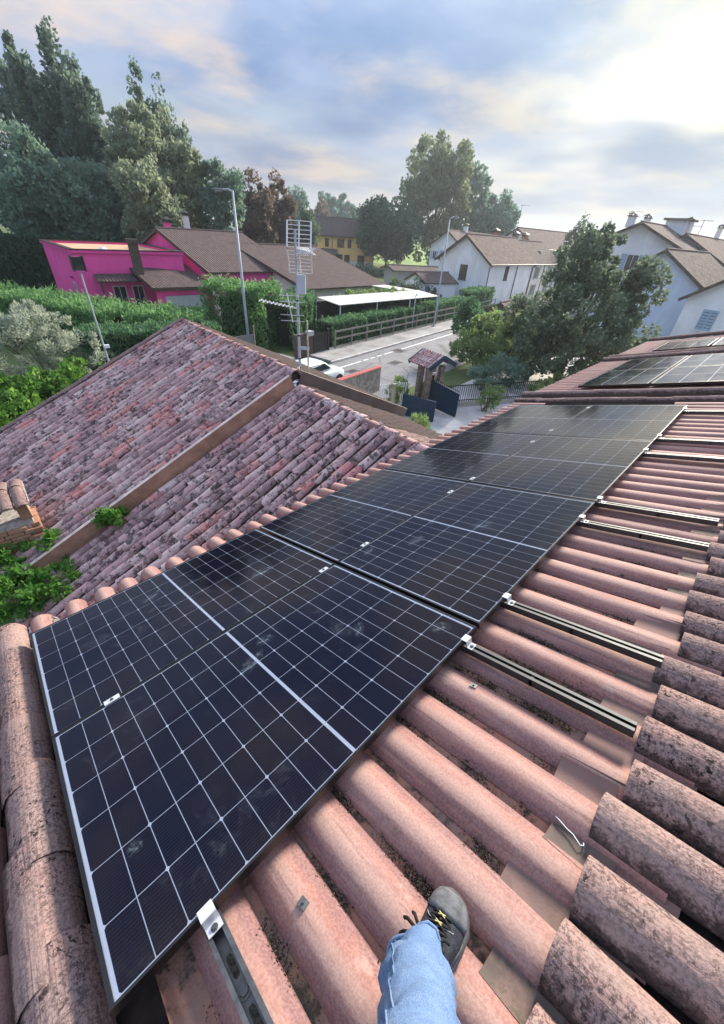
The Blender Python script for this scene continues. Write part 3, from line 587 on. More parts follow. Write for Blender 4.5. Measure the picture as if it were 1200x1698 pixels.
# ================================================================== lower wing with old tile roof
WD = radians(86.5); wd = Vector((cos(WD), sin(WD), 0)); WP = radians(24)
we = Vector((-sin(WD)*cos(WP), cos(WD)*cos(WP), -sin(WP))); wn = wd.cross(we)
WO = Vector((4.70, 1.02, 4.69)); STEP = .24; S_STEP = 2.52
def frame(x, y, z, o): return Matrix([[x[i], y[i], z[i], o[i]] for i in range(3)] + [[0, 0, 0, 1]])
WNEAR = frame(wd, we, wn, WO); WFAR = frame(wd, we, wn, WO+Vector((0, 0, STEP)))
we2 = Vector((sin(WD)*cos(WP), -cos(WD)*cos(WP), -sin(WP))); wn2 = (-wd).cross(we2); WNEAR2 = frame(-wd, we2, wn2, WO); WFAR2 = frame(-wd, we2, wn2, WO+Vector((0, 0, STEP)))
wing = thing('side_wing', 'low wing with weathered grey and pink barrel tile roof', 'building', loc=(4.8, 5, 0))
WI = Matrix.Translation(-Vector((4.8, 5, 0)))
S0, S1, E1 = -1.35, 8.05, 5.75
def slab(name, M, s0, s1, e0, e1, parent, mat=UNDER, th=.1):
    mb = MB(); mb.box(((s0+s1)/2, (e0+e1)/2, -th/2), (s1-s0, e1-e0, th)); return mb.build(name, mat, parent, M=WI @ M)
roof_n = slab('roof', WNEAR, S0, S_STEP, 0, E1, wing); roof_f = slab('roof', WFAR, S_STEP, S1, 0, E1, wing)
roof_n2 = slab('roof', WNEAR2, -S_STEP, -S0, 0, 3.6, wing); roof_f2 = slab('roof', WFAR2, -S1, -S_STEP-.12, 0, 3.6, wing)
for (y0, y1, zt) in ((-.2, 8.6, 0),):
    mb = MB(); mb.box((WO.x+.2, 4.9, .95), (8.6, 8.0, 1.9)); o = mb.build('wall', CREAM, wing, M=WI)
cov = [barrel(L=.45, w0=.058, w1=.082, h0=.058, h1=.096, th=.028, n=8, inner=False, wob=.02, seed=60+i) for i in range(5)]
cov_me = []
for b in cov:
    me = make_mesh('cover_tile', b[0], b[1], TW); me.polygons.foreach_set('use_smooth', b[2]); cov_me.append(me)
EXP = .335; cand = []
for sec, M, s0, s1 in ((0, WNEAR, S0, S_STEP-.06), (1, WFAR, S_STEP+.02, S1-.06)):
    ncol = int((s1-s0)/.2)
    for i in range(ncol):
        s = s0+(i+.5)*(s1-s0)/ncol; ph = random.uniform(-.07, .07)
        for k in range(17):
            e = .06+k*EXP+ph
            m = Matrix.Translation((s+random.gauss(0, .010), e-.06+random.gauss(0, .016), .012+random.uniform(-.004, .008))) @ Matrix.Rotation(random.gauss(0, .035), 4, 'Z') @ Matrix.Rotation(radians(-4.2)+random.gauss(0, .016), 4, 'X') @ Matrix.Rotation(random.gauss(0, .05), 4, 'Y')
            w = (M @ m).translation; d = (w-Vector(CAM)).length
            cc = RW @ (np.array(w)-CAM); px = 600+FPX*cc[0]/cc[2] if cc[2] > 0 else -999; py = 849+FPX*cc[1]/cc[2] if cc[2] > 0 else -999
            vis = -10 < px < 1210 and 400 < py < 1060 and not (w.y < .75+.05 and w.x < 4.4 and w.z < 4)
            cand.append((0 if vis else 1, d, sec, m))
cand.sort(key=lambda q: (q[0], q[1]))
rest = {0: [], 1: []}
for i, (nv, d, sec, m) in enumerate(cand):
    if i < 290: obj('cover_tile', cov_me[i % 5], (roof_n, roof_f)[sec], M=m)
    else: rest[sec].append(m)
for sec, par in ((0, roof_n), (1, roof_f)):
    V, F, sm = [], [], []; n = 0
    for q in range(5):
        ms = rest[sec][q::5]
        a, f, s = many(cov[q], ms); V.append(a); F += [tuple(i+n for i in x) for x in f]; sm += s; n += len(a)
    me = make_mesh('cover_tiles', np.concatenate(V), F, TW); me.polygons.foreach_set('use_smooth', sm); o = obj('cover_tiles', me, par); o['kind'] = 'stuff'
for M, par, s0, s1 in ((WNEAR2, roof_n2, -S_STEP, -S0), (WFAR2, roof_f2, -S1, -S_STEP-.14)):
    ms = [Matrix.Translation((s0+.1+i*.203+random.gauss(0, .01), k*EXP+random.gauss(0, .02), .012)) @ Matrix.Rotation(random.gauss(0, .04), 4, 'Z') @ Matrix.Rotation(radians(-2.6), 4, 'X') for i in range(int((s1-s0)/.203)) for k in range(10)]
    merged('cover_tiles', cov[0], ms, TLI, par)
ridge_me = [barrel_mesh('ridge_tile', (TP, TW)[i % 2], L=.46, w0=.088, w1=.122, h0=.08, h1=.118, th=.024, n=10, nl=2, wob=.02, seed=80+i) for i in range(4)]
for sec, M, s0, s1, par in ((0, WNEAR, S0, S_STEP-.05, roof_n), (1, WFAR, S_STEP, S1+.05, roof_f)):
    MR = M.inverted() @ frame(Vector((-sin(WD), cos(WD), 0)), -wd, Vector((0, 0, 1)), M.translation)
    n = int((s1-s0)/.37)
    for k in range(n):
        s = s0+(k+1)*.37+.09
        m = MR @ Matrix.Translation((random.gauss(0, .008), -s, -.035+.006)) @ Matrix.Rotation(radians(-2.0), 4, 'X') @ Matrix.Rotation(random.gauss(0, .02), 4, 'Z')
        obj('ridge_tile', ridge_me[(k+sec) % 4], par, M=m)
vt = [barrel(L=.45, w0=.085, w1=.10, h0=.075, h1=.09, n=8, wob=.01, seed=90)]
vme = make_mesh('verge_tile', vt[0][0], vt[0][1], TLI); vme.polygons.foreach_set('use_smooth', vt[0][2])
for k in range(17):
    obj('verge_tile', vme, roof_f, M=Matrix.Translation((S1-.02+random.gauss(0, .01), k*EXP, .05)) @ Matrix.Rotation(radians(-2.6), 4, 'X'))
# brown sheet-metal step between the two roof levels, one on each side of the ridge
def step_sheet(name, label, M, e_list, mat, sgn=1):
    t = thing(name, label, 'flashing', M=M)
    for a, b in zip(e_list[:-1], e_list[1:]):
        mb = MB(); mb.box((0, (a+b)/2, .135), (.035, b-a-.004, .29)); o = mb.build('sheet', mat, t); 
        mb = MB(); mb.box((.012*sgn, (a+b)/2, .2825), (.07, b-a-.004, .006)); mb.build('folded_top', plain('pale_fold', (.58, .47, .41), .6, 0, .2), o)
    return t
step_sheet('step_flashing', 'long rust brown metal flashing stepping down the weathered tile roof', WNEAR @ Matrix.Translation((S_STEP-.02, 0, 0)), [.05, 2.02, 3.55, 5.35], RUST)
step_sheet('step_flashing', 'dull brown flashing facing the antenna on the street side of the wing', WNEAR2 @ Matrix.Translation((-S_STEP-.045, 0, .02)), [.05, 1.9, 3.6], RUST2, -1)

# ------------------------------------------------------------------ brick chimney at the left
cb = (WFAR @ Vector((3.35, 5.42, 0))); ch_o = thing('brick_chimney', 'stubby brick chimney with open sides and tile cap, ivy beside it', 'chimney', loc=tuple(cb), rotz=WD-pi/2)
mb = MB(); mb.box((0, 0, 0), (.232, .108, .054)); brick_me = make_mesh('brick', mb.V, mb.F, BRICK)
mb = MB(); mb.box((0, 0, .05), (.58, .58, 1.0)); core = mb.build('core', MORT, ch_o)
for c in range(13):
    z = -.38+c*.066
    for sd in range(4):
        for k in range(3):
            a = sd*pi/2; off = -.245+.245*k+(.0 if c % 2 else .06); d = .295
            if off > .30: continue
            obj('brick', brick_me, core, loc=(cos(a)*off-sin(a)*-d, sin(a)*off+cos(a)*-d, z+.0), rot=(0, 0, a))
for x, y in ((-.24, -.24), (.24, -.24), (-.24, .24), (.24, .24)):
    mb = MB(); mb.box((x, y, .68), (.14, .14, .27)); mb.build('corner_post', BRICK, ch_o)
mb = MB(); mb.box((0, 0, .84), (.72, .72, .05)); cap = mb.build('cap', MORT, ch_o)
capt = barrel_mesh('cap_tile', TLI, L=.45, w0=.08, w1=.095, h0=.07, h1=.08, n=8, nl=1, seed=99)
for i in range(4):
    for s in (0, 1):
        obj('cap_tile', capt, cap, M=Matrix.Translation((-.27+.18*i, 0, .92)) @ Matrix.Rotation(0 if s else pi, 4, 'Z') @ Matrix.Rotation(radians(-14), 4, 'X'))

MASTP = plain('mast_grey', (.42, .46, .50), .45, 0, .15, 8)
# ------------------------------------------------------------------ TV antenna mast on the ridge
AX = Vector((5.24, 3.92, 4.55)); ant = thing('antenna_mast', 'grey antenna mast with grid aerial and yagi aerials on the roof ridge', 'antenna', loc=tuple(AX))
mb = MB(); mb.tube([(0, 0, -.1), (0, 0, 1.75)], .024, 10); mb.tube([(0, 0, 1.7), (0.0, 0, 2.62)], .019, 10); mast = mb.build('mast', MASTP, ant)
vr = Vector((RW[0][0], RW[0][1], 0)).normalized(); vf = Vector((-vr.y, vr.x, 0))        # across / away from the camera side
for z in (.35, .52, .95, 1.3, 1.55): 
    b = MB(); b.tube([(0, 0, z-.012), (0, 0, z+.012)], .0275, 8); b.build('tape_band', IRON, mast)
b = MB(); p = vr*.17; b.tube([(p.x, p.y, .0), (p.x, p.y, 1.22)], .015, 8); b.build('spare_pole', plain('weathered_pole', (.5, .47, .38), .8, 0, .3, 20), ant)
b = MB(); 
for z in (.72, .12): b.beam((-vr.x*.03, -vr.y*.03, z), (p.x+vr.x*.03, p.y+vr.y*.03, z), .012, .06)
b.build('bracket', MASTP, ant)
b = MB(); q = vr*.085-vf*.03; ang = atan2(vr.y, vr.x); b.box((q.x, q.y, 1.82), (.155, .05, .30), rz=ang); am = b.build('amplifier_box', plain('pale_grey_plastic', (.55, .60, .66), .5, 0, .05), ant)
# grid aerial: two reflector panels in a V with a boom of directors
gc = vr*.075; gA = vr; 
def grid(z0, z1, lean):
    b = MB(); n = 7
    def P(f, t): 
        q = gc+gA*(f*.205-.02)+vf*(lean*t); return (q.x, q.y, z0+(z1-z0)*t)
    for f in (-1, 0, 1): b.beam(P(f, 0), P(f, 1), .024 if f else .02, .012)
    for i in range(n): b.tube([P(-1, (i+.0)/(n-1)), P(1, (i+.0)/(n-1))], .0055, 6)
    return b.build('reflector', WHT, ant)
grid(2.37, 2.74, .16); grid(2.31, 1.98, .16)
b = MB(); q0 = gc-gA*.05+vf*.05; q1 = gc+gA*.24-vf*.30; b.beam((q0.x, q0.y, 2.34), (q1.x, q1.y, 2.30), .03, .03)
bd = q1-q0; bdn = Vector((-bd.y, bd.x, 0)).normalized()
for i in range(6):
    c = q0+bd*(.3+.13*i)
    for s in (-1, 1): b.tube([(c.x, c.y, 2.33), (c.x+bdn.x*.09, c.y+bdn.y*.09, 2.33+s*.05)], .006, 5); b.tube([(c.x, c.y, 2.33), (c.x-bdn.x*.09, c.y-bdn.y*.09, 2.33+s*.05)], .006, 5)
b.build('boom', WHT, ant)
# yagi lower down
b = MB(); h = 1.42; y0 = Vector((0, 0, h)); y1 = -vr*.62-vf*.35+Vector((0, 0, h+.15)); b.beam(y0+Vector((0, 0, 0)), y1, .022, .022)
for i in range(9):
    c = y0+(y1-y0)*(.18+.1*i); w = vf*.14+vr*.0; b.tube([c-w, c+w], .0045, 5)
b.build('yagi_boom', WHT, ant)
b = MB()
for s in (-1, 1):
    for i in range(2):
        z = h+s*(.11+.10*i); b.tube([Vector((0, 0, z))-vr*.32-vf*.05, Vector((0, 0, z))+vr*.12-vf*.05], .0055, 5)
b.beam((-.1*vr.x, -.1*vr.y, h-.24), (-.19*vr.x, -.19*vr.y, h+.24), .02, .012); b.build('yagi_reflector', WHT, ant)
b = MB(); R = np.random.default_rng(4)
for k in range(3):
    pts = []
    for i in range(22):
        a = 2*pi*i/21*1.5+k; r = .15+.03*k; qq = -vr*(.12+r*cos(a))-vf*(.22)+Vector((0, 0, -.02+.06*k+r*.55*sin(a)-.05)); pts.append(qq)
    b.tube([Vector((0, 0, .4))]+pts, .008, 6)
b.build('cable_coil', plain('cream_cable', (.55, .52, .46), .6), ant, smooth=True)
b = MB(); b.box((0, 0, -.02), (.16, .12, .10), rz=ang); b.tube([(0, 0, .05), (-.11, -.12, -.16)], .012, 6); b.tube([(0, 0, .05), (.12, -.1, -.16)], .012, 6); b.build('foot_bracket', MASTP, ant)

# ================================================================== foliage
def leaf_mesh(name, P, size, mat, asp=1.7, dirs=None, dj=.6, seed=0, fold=False):
    R = np.random.default_rng(seed); n = len(P); s = np.asarray(size)*R.uniform(.6, 1.35, n)
    t = R.normal(0, 1, (n, 3))
    if dirs is not None: t = dirs+R.normal(0, dj, (n, 3))
    t /= np.linalg.norm(t, axis=1)[:, None]+1e-9
    b = np.cross(t, R.normal(0, 1, (n, 3))); b /= np.linalg.norm(b, axis=1)[:, None]+1e-9
    l = (s*.5)[:, None]*t; w = (s*.5/asp)[:, None]*b
    V = np.stack([P-l, P+w-l*.1, P+l, P-w-l*.1], axis=1).reshape(-1, 3)
    return make_mesh(name, V, np.arange(4*n).reshape(-1, 4), mat)
def clump_points(lobes, n, k, rc, seed, shell=.3, flat=1.0):
    """lobes: (centre, radii); k clumps spread over each lobe's skin, leaves on the clumps"""
    R = np.random.default_rng(seed); A = np.array([(r[0]*r[1]+r[0]*r[2]+r[1]*r[2]) for c, r in lobes]); A = A/A.sum(); out = []; dirs = []
    for (c, r), a in zip(lobes, A):
        kk = max(4, int(k*a)); d = R.normal(0, 1, (kk, 3)); d /= np.linalg.norm(d, axis=1)[:, None]
        cl = np.array(c)+d*np.array(r)*R.uniform(1-shell, 1.06, (kk, 1)); cs = rc*R.uniform(.55, 1.4, kk)
        m = int(n*a); i = R.integers(0, kk, m); q = R.normal(0, 1, (m, 3)); q /= np.linalg.norm(q, axis=1)[:, None]
        rad = R.uniform(.25, 1.0, (m, 1))**.6
        out.append(cl[i]+q*cs[i][:, None]*rad*np.array([1, 1, flat])); dirs.append(d[i]*.5+q*.6+np.array([0, 0, .15]))
    return np.concatenate(out), np.concatenate(dirs)
LEAF = dict(
    poplar=mat_leaf('leaf_poplar', (.068, .115, .088), (.165, .235, .175), (0.271, 0.330, 0.214)), plane=mat_leaf('leaf_plane', (.130, .170, .110), (.280, .330, .215), (0.426, 0.465, 0.290)),
    dense=mat_leaf('leaf_dense', (.085, .155, .115), (.190, .290, .215)), dark=mat_leaf('leaf_dark', (.045, .085, .055), (.105, .155, .095)), red=mat_leaf('leaf_copper', (.085, .068, .052), (.190, .140, .110), (.17, .18, .10)),
    far=mat_leaf('leaf_far', (0.085, 0.170, 0.136), (0.180, 0.284, 0.225)), tall=mat_leaf('leaf_tall', (.080, .125, .072), (.200, .250, .135), (0.310, 0.330, 0.174)), thuja=mat_leaf('leaf_thuja', (0.062, 0.155, 0.056), (0.163, 0.318, 0.116), (0.310, 0.465, 0.174), scale=1.6),
    thujad=mat_leaf('leaf_hedge', (0.040, 0.109, 0.053), (0.101, 0.209, 0.093), (0.232, 0.330, 0.174), scale=1.6), olive=mat_leaf('leaf_olive', (0.196, 0.235, 0.180), (0.424, 0.471, 0.369), (0.566, 0.597, 0.486), scale=2), ivy=mat_leaf('leaf_ivy', (0.041, 0.116, 0.021), (0.116, 0.245, 0.041), (0.330, 0.504, 0.098), scale=3),
    near=mat_leaf('leaf_near', (.070, .105, .072), (.155, .205, .135), (0.369, 0.408, 0.253), scale=.9), shrub=mat_leaf('leaf_shrub', (.095, .170, .060), (.230, .320, .120), (0.465, 0.504, 0.194), scale=1.5), creeper=mat_leaf('leaf_creeper', (0.048, 0.139, 0.024), (0.128, 0.288, 0.054), (0.182, 0.320, 0.064), scale=5), dkhedge=mat_leaf('leaf_dkhedge', (0.035, 0.081, 0.046), (0.077, 0.151, 0.077)))
def tree(name, label, base, h, lobes, leaf, n, k, rc, size, seed, trunk=.3, asp=1.5, group=None, shell=.3, flat=1.0, limbs=7, cat='tree'):
    t = thing(name, label, cat, loc=tuple(base), group=group)
    R = np.random.default_rng(seed); mb = MB(); top = h*.75
    mb.tube([(0, 0, -.1), (R.normal(0, .1), R.normal(0, .1), top*.35), (R.normal(0, .2), R.normal(0, .2), top*.7), (0, 0, top)], [trunk, trunk*.8, trunk*.5, trunk*.15], 8)
    tr = mb.build('trunk', BARK, t, smooth=True)
    mb = MB()
    for i in range(limbs):
        c, r = lobes[i % len(lobes)]; d = R.normal(0, 1, 3); d /= np.linalg.norm(d); e = np.array(c)+d*np.array(r)*.7; z0 = min(max(h*.2, e[2]*R.uniform(.4, .75)), top)
        mb.tube([(0, 0, z0), tuple(np.array([0, 0, z0])*.5+e*.5+np.array([0, 0, .1*h*R.uniform(-.3, .5)])), tuple(e)], [trunk*.42, trunk*.25, trunk*.06], 6)
    mb.build('limbs', BARK, tr, smooth=True)
    P, D = clump_points(lobes, n, k, rc, seed, shell, flat); keep = P[:, 2] > .15; P, D = P[keep], D[keep]
    obj('crown', leaf_mesh('crown', P, size, LEAF[leaf], asp, D, .7, seed), t); return t
def hedge(name, label, line, w, h, leaf, dens, size, seed, spiky=.35, kind=None, cat='hedge', top=None, base=0.0, asp=2.4, core=True):
    """clipped or shaggy hedge along a polyline of (x, y)"""
    R = np.random.default_rng(seed); t = thing(name, label, cat, loc=(line[0][0], line[0][1], base)); O = np.array([line[0][0], line[0][1], base]); P = []; D = []; mb = MB()
    for (a, b) in zip(line[:-1], line[1:]):
        a, b = np.array(a, float), np.array(b, float); L = np.linalg.norm(b-a); d = (b-a)/L; nn = np.array([-d[1], d[0]])
        m = int(dens*L*(w+2*h)); s = R.uniform(0, L, m); q = R.uniform(0, w+2*h, m)
        side = q < h; tp = (q >= h) & (q < h+w)
        off = np.where(side, -w/2, np.where(tp, q-h-w/2, w/2)); z = np.where(side, q, np.where(tp, h, 2*h+w-q))
        bul = .12*np.sin(s*1.9+seed)+.10*np.sin(s*4.3+z*2.1)+.08*np.sin(s*9+z*5)
        inn = -abs(R.normal(0, .10, m))*w*.6; dv = np.where(side, -1.0, np.where(tp, 0, 1.0)); off = off+dv*(bul*w*.35+inn); z = z+np.where(tp, bul*h*.28+inn+abs(R.normal(0, spiky*.22, m)), 0)
        pt = np.stack([a[0]+d[0]*s+nn[0]*off, a[1]+d[1]*s+nn[1]*off, z+base], 1); P.append(pt)
        D.append(np.stack([nn[0]*dv*.45, nn[1]*dv*.45, np.full(m, .75)], 1)+0)
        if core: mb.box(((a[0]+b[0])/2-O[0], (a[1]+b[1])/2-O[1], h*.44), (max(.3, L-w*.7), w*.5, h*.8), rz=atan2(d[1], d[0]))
    P = np.concatenate(P)-O; D = np.concatenate(D); keep = P[:, 2] > 0.03
    obj('foliage', leaf_mesh('foliage', P[keep], size, LEAF[leaf], asp, D[keep], .55, seed), t)
    if core: mb.build('dark_core', plain('hedge_interior', (.018, .026, .014), .95), t)  # plain near-black boxes filling the hedge behind its leaves
    return t
def bush(name, label, base, lobes, leaf, n, k, rc, size, seed, asp=1.8, cat='shrub', stems=6, dirup=0.0, kind=None):
    t = thing(name, label, cat, loc=tuple(base)); R = np.random.default_rng(seed); P, D = clump_points(lobes, n, k, rc, seed, .45); keep = P[:, 2] > .02; P, D = P[keep], D[keep]
    D = D+np.array([0, 0, dirup]); obj('foliage', leaf_mesh('foliage', P, size, LEAF[leaf], asp, D, .5, seed), t)
    mb = MB()
    for i in range(stems):
        c, r = lobes[i % len(lobes)]; e = np.array(c)+R.normal(0, .35, 3)*np.array(r); mb.tube([(R.normal(0, .1), R.normal(0, .1), 0), tuple(e*.5+R.normal(0, .05, 3)), tuple(e)], [.035, .025, .01], 5)
    if stems: mb.build('stems', BARK, t)
    return t

# ================================================================== ground, road, pavements
def sheet(name, poly, z, mat, kind='structure', label=None):
    o = obj(name, make_mesh(name, [(x, y, z) for x, y in poly], [tuple(range(len(poly)))], mat)); o['kind'] = kind; return o
sheet('ground', [(-1500, -1500), (3000, -1500), (3000, 3000), (-1500, 3000)], 0.0, GRND)
SA = radians(8.2); sa = np.array([cos(SA), sin(SA)]); sn = np.array([-sin(SA), cos(SA)]); SO = np.array([17.6, 16.3])
def st(a, n): p = SO+sa*a+sn*n; return (float(p[0]), float(p[1]))
def st3(a, n, z): p = st(a, n); return (p[0], p[1], z)
sheet('road', [st(-40, -5.3), st(160, -5.3), st(160, .95), st(-40, .95)], .012, ASPH)
sheet('driveway', [st(-5.5, .95), st(-.2, .95), st(-1.2, 19), st(-6.5, 19)], .016, CONC)
sheet('yard', [(9, -6), (40, -6), (40, 8.5), (25, 9.9), (10, 8.5)], .010, CONCL)
def strip(name, a0, a1, n0, n1, z0, z1, mat):
    P = [st(a0, n0), st(a1, n0), st(a1, n1), st(a0, n1)]; V = [(x, y, z) for z in (z0, z1) for x, y in P]
    o = obj(name, make_mesh(name, V, [(3, 2, 1, 0), (4, 5, 6, 7), (0, 1, 5, 4), (1, 2, 6, 5), (2, 3, 7, 6), (3, 0, 4, 7)], mat)); o['kind'] = 'structure'; return o
strip('pavement', .6, 120, 1.12, 3.6, -.1, .13, CONC)
strip('kerb', .45, 120, .95, 1.118, -.1, .136, CONCL)
LINE = plain('road_paint', (.62, .62, .62), .8, 0, .25, 3)
mb = MB()
for a0, a1 in ((.0, 2.4), (2.7, 3.2), (3.5, 4.0), (4.3, 4.9), (5.2, 34)): 
    P = [st3(a0, -.08, .017), st3(a1, -.08, .017), st3(a1, .08, .017), st3(a0, .08, .017)]; mb.add(P, [(0, 1, 2, 3)])
o = mb.build('road_marking', LINE); o['kind'] = 'structure'
for k, (x, y, w, l) in enumerate(((584, 616, .75, .55), (655, 602, 1.0, .6), (661, 582, 1.3, .5))):
    p = atz(x, y, 0); t = thing('road_drain', ['square iron drain cover beside the white car', 'oblong iron drain cover in the middle of the road', 'pale patch cover by the white road line'][k], 'drain cover', loc=(p[0], p[1], .016), rotz=SA, group='drain covers in the road')
    mb = MB(); mb.box((0, 0, .003), (l+.5*w, w*.7, .008)); mb.build('cover', plain('drain_iron', (.09, .085, .08), .7, .2, .3, 20), t)
    mb = MB()
    for i in range(5): mb.box(((-.4+.2*i)*l, 0, .009), (.05, w*.5, .006))
    mb.build('bars', IRON, t)
sheet('field', [(95, 75), (300, 150), (420, 420), (130, 260)], .03, plain('field_grass', (.16, .25, .05), .95, 0, .25, .1))

# ================================================================== houses
def window(parent, M, w, h, shut=None, frame=WHT, sill=True, open_=True, arch=False):
    """M: local frame, x along wall, y outwards, z up, origin at window centre on the wall face"""
    mb = MB(); f = .07
    for s in (-1, 1): mb.box((s*(w/2-f/2), .012, 0), (f, .05, h)); mb.box((0, .011, s*(h/2-f/2)), (w-2*f, .05, f))
    mb.box((0, .010, 0), (f*.7, .046, h-2*f)); 
    if sill: mb.box((0, .05, -h/2-.035), (w+.2, .14, .06))
    o = mb.build('window', frame, parent, M=M)
    mb = MB(); mb.box((0, .0, 0), (w-2*f, .02, h-2*f)); mb.build('pane', PANE, o)
    if shut:
        for s in (-1, 1):
            mb = MB(); x = s*(w/2+w/4+.02) if open_ else s*(w/4+.003); wd2 = w/2-.01
            for q in (-1, 1): mb.box((x+q*(wd2/2-.03), .07, 0), (.06, .04, h)); mb.box((x, .0702, q*(h/2-.03)), (wd2-.12, .0395, .06))
            for i in range(7): mb.box((x, .068, -h/2+.1+(h-.2)*i/6), (wd2-.12, .02, (h-.2)/7.5))
            mb.build('shutter', shut, o)
    return o
def slope_mesh(name, P, mat, th=.12):
    """roof slope from ridge-left, ridge-right, eave-right, eave-left; uv in metres"""
    P = [np.array(p, float) for p in P]; n = np.cross(P[1]-P[0], P[3]-P[0]); n /= np.linalg.norm(n)
    if n[2] < 0: n = -n
    V = [p for p in P]+[p-n*th for p in P]; F = [(0, 3, 2, 1) if np.cross(P[3]-P[0], P[1]-P[0])[2] > 0 else (0, 1, 2, 3), (4, 5, 6, 7), (0, 1, 5, 4), (1, 2, 6, 5), (2, 3, 7, 6), (3, 0, 4, 7)]
    ex = (P[1]-P[0])/np.linalg.norm(P[1]-P[0]); ey = P[3]-P[0]; ey = ey-ex*(ey@ex); ey /= np.linalg.norm(ey)
    uv = [((V[i]-P[0])@ex, (V[i]-P[0])@ey) for f in F for i in f]
    return make_mesh(name, V, F, mat, uv=uv)
def gable_house(name, label, O, ang, L, W, he, hr, wall, rt, over=.5, cat='house', fascia=WOODD, gut=True, wallf=None):
    """O near-left corner; local x along ridge, y across (0 = side facing the street)"""
    t = thing(name, label, cat, loc=(O[0], O[1], 0), rotz=radians(ang))
    V = [(0, 0, -.2), (L, 0, -.2), (L, W, -.2), (0, W, -.2), (0, 0, he), (L, 0, he), (L, W, he), (0, W, he), (0, W/2, hr-.02), (L, W/2, hr-.02)]
    F = [(0, 1, 5, 4), (1, 2, 6, 9, 5), (2, 3, 7, 6), (3, 0, 4, 8, 7), (4, 5, 9, 8), (7, 8, 9, 6)]
    w = obj('wall', make_mesh('wall', V, F, wall), t)
    sl = (hr-he)/(W/2); dz = over*sl
    up = .14
    a = [(-over, W/2, hr+up), (L+over, W/2, hr+up), (L+over, -over, he-dz+up), (-over, -over, he-dz+up)]; b = [(-over, W/2, hr+up), (L+over, W/2, hr+up), (L+over, W+over, he-dz+up), (-over, W+over, he-dz+up)]
    r1 = obj('roof', slope_mesh('roof', a, rt), t); r2 = obj('roof', slope_mesh('roof', b, rt), t)
    for x in (-over-.012, L+over+.012):
        for y in (-over, W+over): mb = MB(); mb.beam((x, W/2, hr+up-.14), (x, y, he-dz+up-.14), .022, .24); mb.build('fascia', fascia, r1 if y < 0 else r2)
    mb = MB(); mb.tube([(-over-.05, W/2, hr+up+.01), (L+over+.05, W/2, hr+up+.01)], .10, 8); mb.build('ridge_cap', rt, r2)
    if gut:
        mb = MB(); mb.tube([(-over, -over-.06, he-dz+up-.10), (L+over, -over-.06, he-dz+up-.10)], .07, 8); mb.tube([(.15, -over-.06, he-dz+up-.12), (.15, -.07, he-dz-.35), (.15, -.07, .1)], .05, 6); mb.build('gutter', GUT, t)
        mb = MB(); mb.tube([(L-.15, -over-.06, he-dz+up-.12), (L-.15, -.07, he-dz-.35), (L-.15, -.07, .1)], .05, 6); mb.build('downpipe', GUT, t)
    return t, r1
def wm(x, y, z, face):
    """window frame on a wall: face 0 = street side (-y), 1 = left gable (-x), 2 = right gable"""
    a = {0: pi, 1: pi/2, 2: -pi/2, 3: 0}[face]; return Matrix.Translation((x, y, z)) @ Matrix.Rotation(a, 4, 'Z')
def chimney(roof, x, y, z, w=.6, h=1.1, mat=None, cap=True):
    mb = MB(); mb.box((x, y, z), (w, w, h)); o = mb.build('chimney', mat or BRICK, roof)
    mb = MB(); mb.box((x, y, z+h/2+.05), (w*1.35, w*1.35, .08)); 
    for a in (-1, 1):
        for b in (-1, 1): mb.box((x+a*w*.4, y+b*w*.4, z+h/2+.17), (.1, .1, .16))
    mb.add([(x-w*.75, y-w*.75, z+h/2+.25), (x+w*.75, y-w*.75, z+h/2+.25), (x+w*.75, y+w*.75, z+h/2+.25), (x-w*.75, y+w*.75, z+h/2+.25), (x, y, z+h/2+.5)], [(3, 2, 1, 0), (0, 1, 4), (1, 2, 4), (2, 3, 4), (3, 0, 4)]); mb.build('chimney_cap', GUT, o); return o

# white terraced house with gable to us
t, r = gable_house('terraced_house', 'white terraced house with plain gable, brown shutter and red tile roof', (53, 27.1), 2, 13.5, 7.6, 5.0, 7.6, WHITE, RT_RED)
window(t, wm(0, 3.6, 3.6, 1), 1.1, 1.7, WOODD, WOODD, open_=False); window(t, wm(5.2, 0, 3.7, 0), .95, 1.6, WOODD, WOODD, open_=False)
mb = MB(); mb.box((1.3, -.03, 1.1), (1.1, .06, 2.2)); d = mb.build('door', PANE, t); [MB().box((x, -.07, 1.1), (.75, .05, 2.2)).build('shutter', plain('red_brown_shutter', (.16, .07, .05), .7), d) for x in (.35, 2.25)]
mb = MB(); mb.tube([(8.2, -.08, .1), (8.2, -.08, 4.9)], .06, 6); mb.build('downpipe', GUT, t); chimney(r, 8.6, 4.6, 7.6, .7, 1.2)
mb = MB(); mb.box((-.03, 5.0, 2.5), (.05, .18, 5.0)); mb.build('corner_strip', CREAM, t)
t, r = gable_house('terraced_house', 'white terraced house with dark tile roof and open green shutters', tuple(np.array([53, 27.1])+13.52*np.array([cos(radians(2)), sin(radians(2))])), 2, 9.6, 7.6, 4.95, 7.35, CREAM, RT_DRK)
for x in (2.0, 7.0): window(t, wm(x, 0, 3.6, 0), .9, 1.6, SHUT_G); window(t, wm(x, 0, 1.3, 0), .9, 1.5, SHUT_G)
mb = MB(); mb.tube([(4.4, -.08, .1), (4.4, -.08, 4.9)], .05, 6); mb.build('downpipe', GUT, t); chimney(r, 1.2, 4.4, 7.5, .7, 1.2); chimney(r, 5.0, 4.6, 7.4, .7, 1.3)
mb = MB(); mb.box((5.6, 1.9, 6.35), (.7, .9, .05)); mb.build('skylight', WHT, r)
